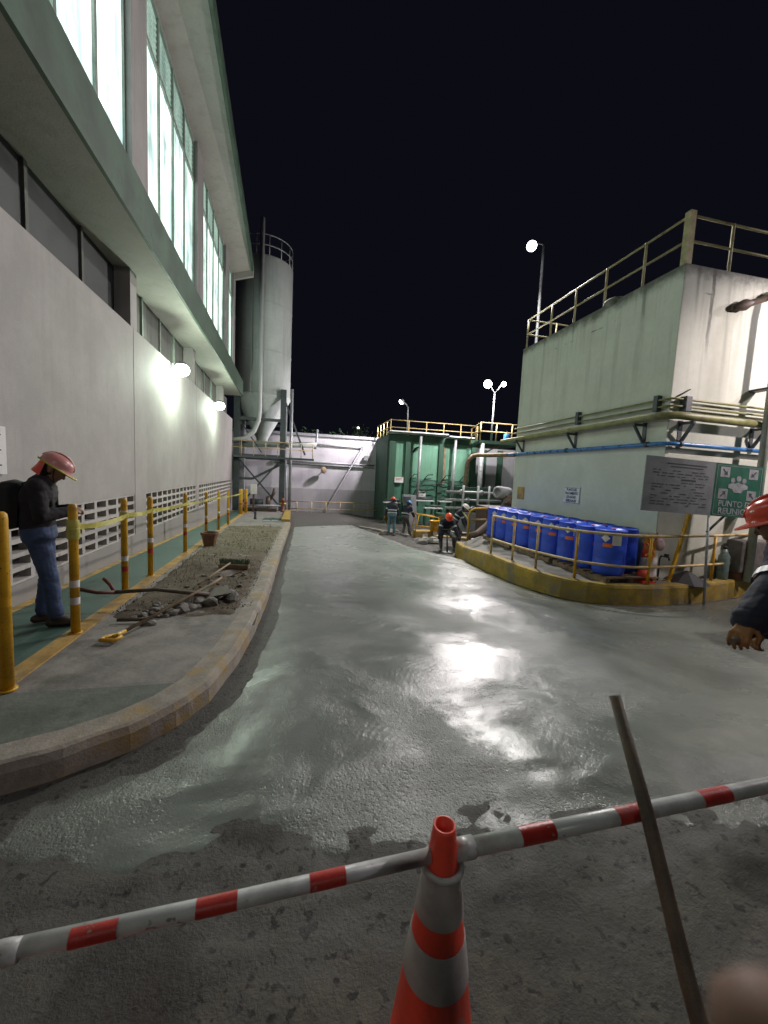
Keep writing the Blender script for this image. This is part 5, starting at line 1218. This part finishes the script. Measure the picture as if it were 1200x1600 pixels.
def rock(c, s_, seed, mt='rock', name="rubble_chunk"):
    bm = bmesh.new(); bmesh.ops.create_icosphere(bm, subdivisions=2, radius=1)
    rnd = random.Random(seed); pl = [Vector((rnd.gauss(0,1),rnd.gauss(0,1),rnd.gauss(0,1))).normalized() for _ in range(9)]; dv = [rnd.uniform(.55,.9) for _ in pl]
    sc = Vector((rnd.uniform(.8,1.3),rnd.uniform(.7,1.1),rnd.uniform(.5,.8)))*s_
    for v in bm.verts:
        n_ = v.co.normalized(); r_ = 1
        for p, d in zip(pl, dv):
            k_ = n_.dot(p)
            if k_ > .01: r_ = min(r_, d/k_)
        v.co = n_*r_*(1+.06*n1(n_.x*4+seed, n_.y*4, n_.z*4)); v.co = Vector((v.co.x*sc.x, v.co.y*sc.y, v.co.z*sc.z))
    bm.verts.index_update(); m_ = MB(); rz = Matrix.Rotation(rnd.uniform(0,6.28), 3, 'Z'); m_.add([Vector(c)+rz@v.co for v in bm.verts], [[v.index for v in f.verts] for f in bm.faces], False); bm.free()
    return m_.build(name, M[mt])
for i, (x, y, s_) in enumerate(((4.9,15.0,.26),(5.25,15.35,.30),(5.6,15.2,.22),(5.0,15.9,.2),(5.75,15.9,.25),(6.3,13.6,.16),(6.7,13.5,.2),(6.95,14.1,.15),(4.4,18.2,.3),(4.75,18.6,.25),(6.05,12.6,.12),(6.3,12.3,.15))):
    tag(rock(gp_(x,y,s_*.3), s_, 40+i, 'concrete'), "pale lump of broken concrete on the dug strip near the workers", "rubble", "broken concrete by the workers")
t = empty("yellow_cart", (5.9,17.4,-1.1), "yellow tubular frame cart standing between the workers", "cart")
f_ = MB(); z = ge(5.7,17.3)
for (a, b) in (((5.25,17.2,z),(5.45,17.2,z+1.05)),((5.25,17.8,z),(5.45,17.8,z+1.05)),((5.45,17.2,z+1.05),(6.4,17.2,z+.92)),((5.45,17.8,z+1.05),(6.4,17.8,z+.92)),((5.35,17.2,z+.55),(6.4,17.2,z+.45)),((5.45,17.2,z+1.05),(5.45,17.8,z+1.05)),((6.4,17.2,z),(6.4,17.2,z+.92))): f_.tube([a,b], .025, 8)
f_.build("frame", M['yellow'], t); MB().box((5.3,17.0,z+.02),(6.1,17.6,z+.32),.02).build("toe_box", M['yline'], t)
def bucket(x, y, z, r_, h, label, mt):
    b = empty("bucket", (x,y,z), label, "bucket")
    MB().lathe([(r_*.82,0),(r_,h),(r_*1.05,h),(r_*1.05,h-.04),(r_*.98,h-.04),(r_*.93,h-.01),(r_*.76,.02)], (x,y,z), 22).build("body", M[mt], b)
    MB().tube([(x-r_*1.02,y,z+h-.03),(x-r_*.9,y-r_*.5,z+h*.6),(x,y-r_*1.05,z+h*.42),(x+r_*.9,y-r_*.5,z+h*.6),(x+r_*1.02,y,z+h-.03)], .006, 6).build("handle", M['steel'], b)
bucket(6.1,16.9,ge(6.1,16.9)+.32,.22,.50,"yellow bucket with an orange rim next to the yellow cart",'yellow')
bucket(6.62,13.6,ge(6.62,13.6),.22,.42,"dark grey concrete splashed bucket right of the crouching worker",'steel')
t = empty("hand_float", (5.12,12.7,-.8), "dark hand tool standing in the wet concrete in front of the crouching worker", "tool")
MB().tube([(5.16,12.85,ge(5.16,12.85)+.02),(5.14,12.9,-.3)], .03, 8).build("handle", M['darksteel'], t); MB().box((5.02,12.72,ge(5.1,12.8)+.01),(5.3,12.98,ge(5.1,12.8)+.04)).build("blade", M['steel'], t)
tag(rock((2.1,7.6,zs(2.1,7.6)+.01), .02, 99, 'rock', 'pebble'), "single small pebble on the fresh concrete", "pebble")

# ================================================================ LEFT SOIL STRIP: RUBBLE AND TOOLS
rng = random.Random(11)
for i in range(84):
    a = rng.random(); x = -1.66+a*.72+rng.gauss(0,.09); y = 4.86+a*.50+rng.gauss(0,.15); s_ = rng.choice((.03,.04,.05,.06,.085,.11))
    if i > 58: x = rng.uniform(-1.5,-.75); y = rng.uniform(5.2,6.9); s_ = rng.uniform(.02,.05)
    x = max(x, bx(y)+.16)
    tag(rock((x,y,zsoil(x,y)+s_*.35), s_, 200+i), "grey broken concrete chunk lying on the dug soil among the tools", "rubble", "broken concrete chunks on the soil")
def Z(x, y, h): return (x, y, max(zsoil(x, y), zw(y))+h)
t = empty("shovel", (-1.5,4.6,.0), "shovel with a yellow grip lying on the rubble, its pale shaft pointing at the road", "shovel")
MB().tube([Z(-1.60,4.22,.05), Z(-1.05,5.55,.19), Z(-.98,5.75,.2)], .017, 10).build("shaft", M['wood'], t)
g_ = MB(); a = Vector(Z(-1.68,4.03,.035)); g_.tube([Vector(Z(-1.60,4.22,.05)), a+Vector((.03,.10,.0)), a+Vector((.02,.07,0))], .018, 8); g_.tube([a+Vector((.03,.11,.0)), a+Vector((-.05,.06,.0)), a+Vector((-.06,-.0,0)), a+Vector((.07,-.02,0)), a+Vector((.09,.06,0)), a+Vector((.03,.11,0))], .018, 8)
g_.build("grip", M['yellow'], t)
bl = MB(); c = Vector(Z(-.93,5.9,.2)); vs = []
for i in range(7):
    for j in range(7):
        u = i/6-.5; v = j/6; w = .24*(1 if v < .55 else math.cos((v-.55)/.45*1.45)); vs.append(c+Vector((.32*v*.4+u*w*.9, .32*v*.9-u*w*.4, .05*(u*2)**2-.03*v)))
bl.add(vs, [(i*7+j,i*7+j+1,(i+1)*7+j+1,(i+1)*7+j) for i in range(6) for j in range(6)], True); bl.build("blade", M['iron'], t)
t = empty("digging_bar", (-1.8,5.2,.1), "dark bar with a forked reddish end lying across the edge line, pointing left", "bar")
MB().tube([(-2.05,5.12,zw(5)+.20), (-1.62,5.14,zw(5)+.22), (-1.30,5.20,zw(5)+.16), Z(-1.05,5.28,.10)], [.022,.022,.026,.03], 10).build("shaft", M['dwood'], t)
fk = MB(); fk.tube([(-2.05,5.12,zw(5)+.20),(-2.20,5.05,zw(5)+.22),(-2.36,5.02,zw(5)+.27)], .022, 8); fk.tube([(-2.05,5.12,zw(5)+.20),(-2.13,5.2,zw(5)+.27),(-2.22,5.26,zw(5)+.33)], .02, 8); fk.build("forked_end", paint('dull_red_iron', (.17,.05,.035), .6, .3, 12, (.07,.045,.035), .5), t)
b2 = MB(); c = Vector(Z(-1.0,5.35,.10)); b2.obox(c, Vector((.17,.03,.02)), Vector((-.02,.12,.02)), Vector((0,0,.012)), .008); b2.build("blade", M['iron'], t)
t = empty("push_broom", (-1.1,7.3,-.1), "push broom with green bristles lying on the soil, its wooden stick pointing towards the rubble", "broom")
MB().tube([Z(-1.28,5.75,.12), Z(-1.10,7.25,.12)], .014, 8).build("stick", M['wood'], t)
c = Vector(Z(-1.05,7.36,.05)); MB().obox(c, Vector((.26,-.05,0)), Vector((.008,.04,.0)), Vector((0,0,.035)), .008).build("head", M['wood'], t)
bb = MB()
for i in range(420):
    u = rng.uniform(-1,1); p = c+Vector((.25*u,-.05*u,.03))+Vector((0,rng.uniform(-.03,.04),0)); d = Vector((rng.gauss(0,.018),.05+rng.gauss(0,.02),.075+rng.uniform(-.02,.02))); bb.add([p, p+Vector((.004,0,0)), p+d+Vector((.004,0,0)), p+d], [(0,1,2,3)], False)
bb.build("bristles", paint("green_grey_bristles", (.06,.11,.06), .8, .3, 9), t)
t = empty("iron_rod", (-1.7,4.5,.1), "short dark iron rod lying on the pavement at the edge of the rubble", "rod")
MB().tube([Z(-1.83,4.62,.03), Z(-1.50,4.62,.03)], .02, 8).build("rod", M['iron'], t)
t = empty("clay_pot", (-2.02,10.2,-.26), "chipped brown clay pot standing by the edge line beside the soil", "pot")
z0 = zsoil(-2.02,10.2); MB().lathe([(.13,0),(.185,.26),(.205,.27),(.205,.33),(.185,.33),(.17,.28),(.12,.05)], (-2.02,10.2,z0), 9, smooth=False).build("body", M['terra'], t)
t = empty("stub_marker", (-1.6,17.6,zw(17.6)), "small dark stub pipe standing on the pale slab by the access covers", "pipe")
MB().lathe([(.07,0),(.05,.12),(.05,.3),(.08,.34)], (-1.75,18.3,zw(18.3)), 12).build("body", M['darksteel'], t)

# ================================================================ FOREGROUND: CONE, BARRIER POLE, LEANING SHOVEL
c = empty("traffic_cone", (.37,.83,-.08), "large orange traffic cone with grey white reflective sleeves in the foreground", "traffic cone")
cx_, cy2 = .37, .83
def crad(z): return .0265+(.815-z)*.137
zc0 = zg(cx_, cy2)-.05
MB().box((cx_-.19,cy2-.19,zc0),(cx_+.19,cy2+.19,zc0+.035),.012).build("base", M['orange'], c)
bodyp = [(crad(zc0+.03)+.012, zc0+.033)]+[(crad(z), z) for z in (zc0+.06,.2,.4,.6,.69)]+[(crad(.70)-.001,.70),(.0275,.806),(.0265,.815),(.0225,.815),(.022,.75)]
MB().lathe(bodyp, (cx_,cy2,0), 40).build("body", M['orange'], c)
for (a, b) in ((.595,.697),(.435,.535)): MB().lathe([(crad(a)+.003,a),(crad(b)+.0025,b),(crad(b)+.0005,b+.001)], (cx_,cy2,0), 40, cap=False).build("reflective_sleeve", M['reflect'], c)
def pole_at(x): return Vector((x, interp([(-.51,.78),(.37,.83),(1.5,.872)], x), .74))
t = empty("barrier_pole", (.4,.83,.74), "long red and white banded barrier pole hooked over the orange traffic cone", "barrier pole")
MB().tube([pole_at(-.60), pole_at(-.1), pole_at(.335)], .0165, 20).build("thin_tube", M['pvc'], t)
MB().tube([pole_at(.405), pole_at(.95), pole_at(1.5), pole_at(2.46)], .0210, 20).build("thick_tube", M['pvc'], t)
rg = MB()
rg.tube([Vector((cx_+.046*math.cos(a*math.pi/12), cy2+.046*math.sin(a*math.pi/12), .712)) for a in range(25)], .008, 8, False)
rg.build("cone_ring", M['pvc'], t); MB().tube([pole_at(.395), pole_at(.45)], .0245, 20).build("collar", M['pvc'], t)
for (a, b, r_) in ((-.40,-.32,.0171),(-.18,-.10,.0171),(.05,.13,.0171),(.58,.68,.0216),(.88,.975,.0216),(1.18,1.29,.0216),(1.5,1.6,.0216)):
    MB().tube([pole_at(a), pole_at(b)], r_, 20, False).build("red_band", M['redtape'], t)
MB().lathe([(.019,-.02),(.021,0),(.021,.05)], pole_at(-.50), 16, (-1,-.06,0)).build("end_socket", M['pvc'], t)
for (x_, lb_) in ((-.66,"orange traffic cone holding the left end of the barrier pole, just outside the photo"),(2.52,"orange traffic cone holding the right end of the barrier pole, just outside the photo")):
    c2 = copy_tree(c); c2["label"] = lb_; p_ = pole_at(x_); c2.location = (p_.x, p_.y, c.location.z)
    MB().tube([Vector((p_.x+.046*math.cos(a*math.pi/12), p_.y+.046*math.sin(a*math.pi/12), .712)) for a in range(25)], .008, 8, False).build("cone_ring", M['pvc'], t)
t = empty("leaning_shovel", (.76,.1,-.05), "shovel leaning on the barrier pole, its long dark wooden handle rising over the wet concrete", "shovel")
MB().tube([(.972,.985,1.005),(.942,.815,.785),(.88,.62,.565),(.80,.25,.12)], [.0165,.0175,.018,.019], 14).build("handle", M['dwood'], t)
MB().tube([(.80,.25,.12),(.785,.19,.04)], [.021,.024], 12).build("socket", M['iron'], t)
bl = MB(); vs = []; c0 = Vector((.787,.195,.045)); dn = Vector((-.10,-.42,-.50)).normalized(); rt_ = Vector((1,-.2,0)).normalized(); nf = dn.cross(rt_)
for i in range(9):
    for j in range(7):
        u = i/8*2-1; v = j/6; w = .11*(1 if v < .5 else math.cos((v-.5)/.5*1.35)); vs.append(c0+dn*v*.16+rt_*u*w+nf*.018*u*u)
bl.add(vs, [(i*7+j,i*7+j+1,(i+1)*7+j+1,(i+1)*7+j) for i in range(8) for j in range(6)], True); bl.build("blade", M['iron'], t)
#PART4
# ================================================================ PHOTOGRAPHER'S HAND (its forefinger reaches past the lens corner)
hr_ = empty("person", (.24,-.20,1.40), "hand of the photographer with one finger covering the bottom right corner of the view", "person")
hm = MB()
def cam_pt(x, y, d): return CAM+r2*x+u2*y+fwd*d          # hand coordinates measured from where the phone is held
FINGER = [cam_pt(.115,-.125,-.030), cam_pt(.090,-.104,.020), cam_pt(.064,-.078,.046), cam_pt(.049,-.0665,.049)]
for a, b, ra, rb_ in zip(FINGER, FINGER[1:], (.0105,.0098,.0090), (.0098,.0090,.0080)): capsule(hm, a, b, ra, rb_)
palm = cam_pt(.145,-.160,-.075)
for k, (dx, dy, dz) in enumerate(((.022,-.014,-.004),(.040,-.030,-.010),(.056,-.048,-.018))):
    o_ = r2*dx+u2*dy+fwd*dz; p = FINGER[0]+o_*.9
    for (q, ra) in ((p+fwd*.034-u2*.004+r2*.002, .0102), (p+fwd*.044+u2*.018-r2*.016, .0094), (p+fwd*.030+u2*.030-r2*.026, .0082)): capsule(hm, p, q, ra, ra*.93); p = q
    capsule(hm, FINGER[0]+o_*.9, palm+o_*.7, .0108, .014)
capsule(hm, FINGER[0], palm, .0115, .018); capsule(hm, palm, palm+r2*.05-u2*.045-fwd*.02, .022, .024)
capsule(hm, palm-r2*.03+u2*.012, palm-r2*.05+u2*.055+fwd*.02, .014, .011); capsule(hm, palm-r2*.05+u2*.055+fwd*.02, palm-r2*.052+u2*.085+fwd*.03, .011, .0088)
wr = palm+r2*.07-u2*.07-fwd*.05
capsule(hm, palm+r2*.02-u2*.02-fwd*.01, wr, .027, .026); capsule(hm, wr, wr+r2*.10-u2*.10-fwd*.20, .027, .040)
me = bpy.data.meshes.new("raw"); inv = rootmat(hr_).inverted(); me.from_pydata([tuple(inv@v) for v in hm.v], [], hm.f)
tmp = bpy.data.objects.new("raw", me); COL.objects.link(tmp); md = tmp.modifiers.new("r", 'REMESH'); md.mode = 'VOXEL'; md.voxel_size = .0028
dg = bpy.context.evaluated_depsgraph_get(); out = bpy.data.meshes.new_from_object(tmp.evaluated_get(dg)); bpy.data.objects.remove(tmp)
bm = bmesh.new(); bm.from_mesh(out)
for _ in range(2): bmesh.ops.smooth_vert(bm, verts=bm.verts, factor=.5, use_axis_x=True, use_axis_y=True, use_axis_z=True)
for f in bm.faces: f.smooth = True
bm.to_mesh(out); bm.free(); out.materials.clear(); out.materials.append(plain("warm_skin", (.17,.09,.06), .6)); out.name = "hand"
ho = bpy.data.objects.new("hand", out); COL.objects.link(ho); ho.parent = hr_
e0 = wr+r2*.045-u2*.045-fwd*.09; e1 = wr+r2*.16-u2*.18-fwd*.34
MB().tube([e0, e0.lerp(e1,.1), e1], [.036,.042,.055], 18).build("sleeve", C_NAVY, hr_)
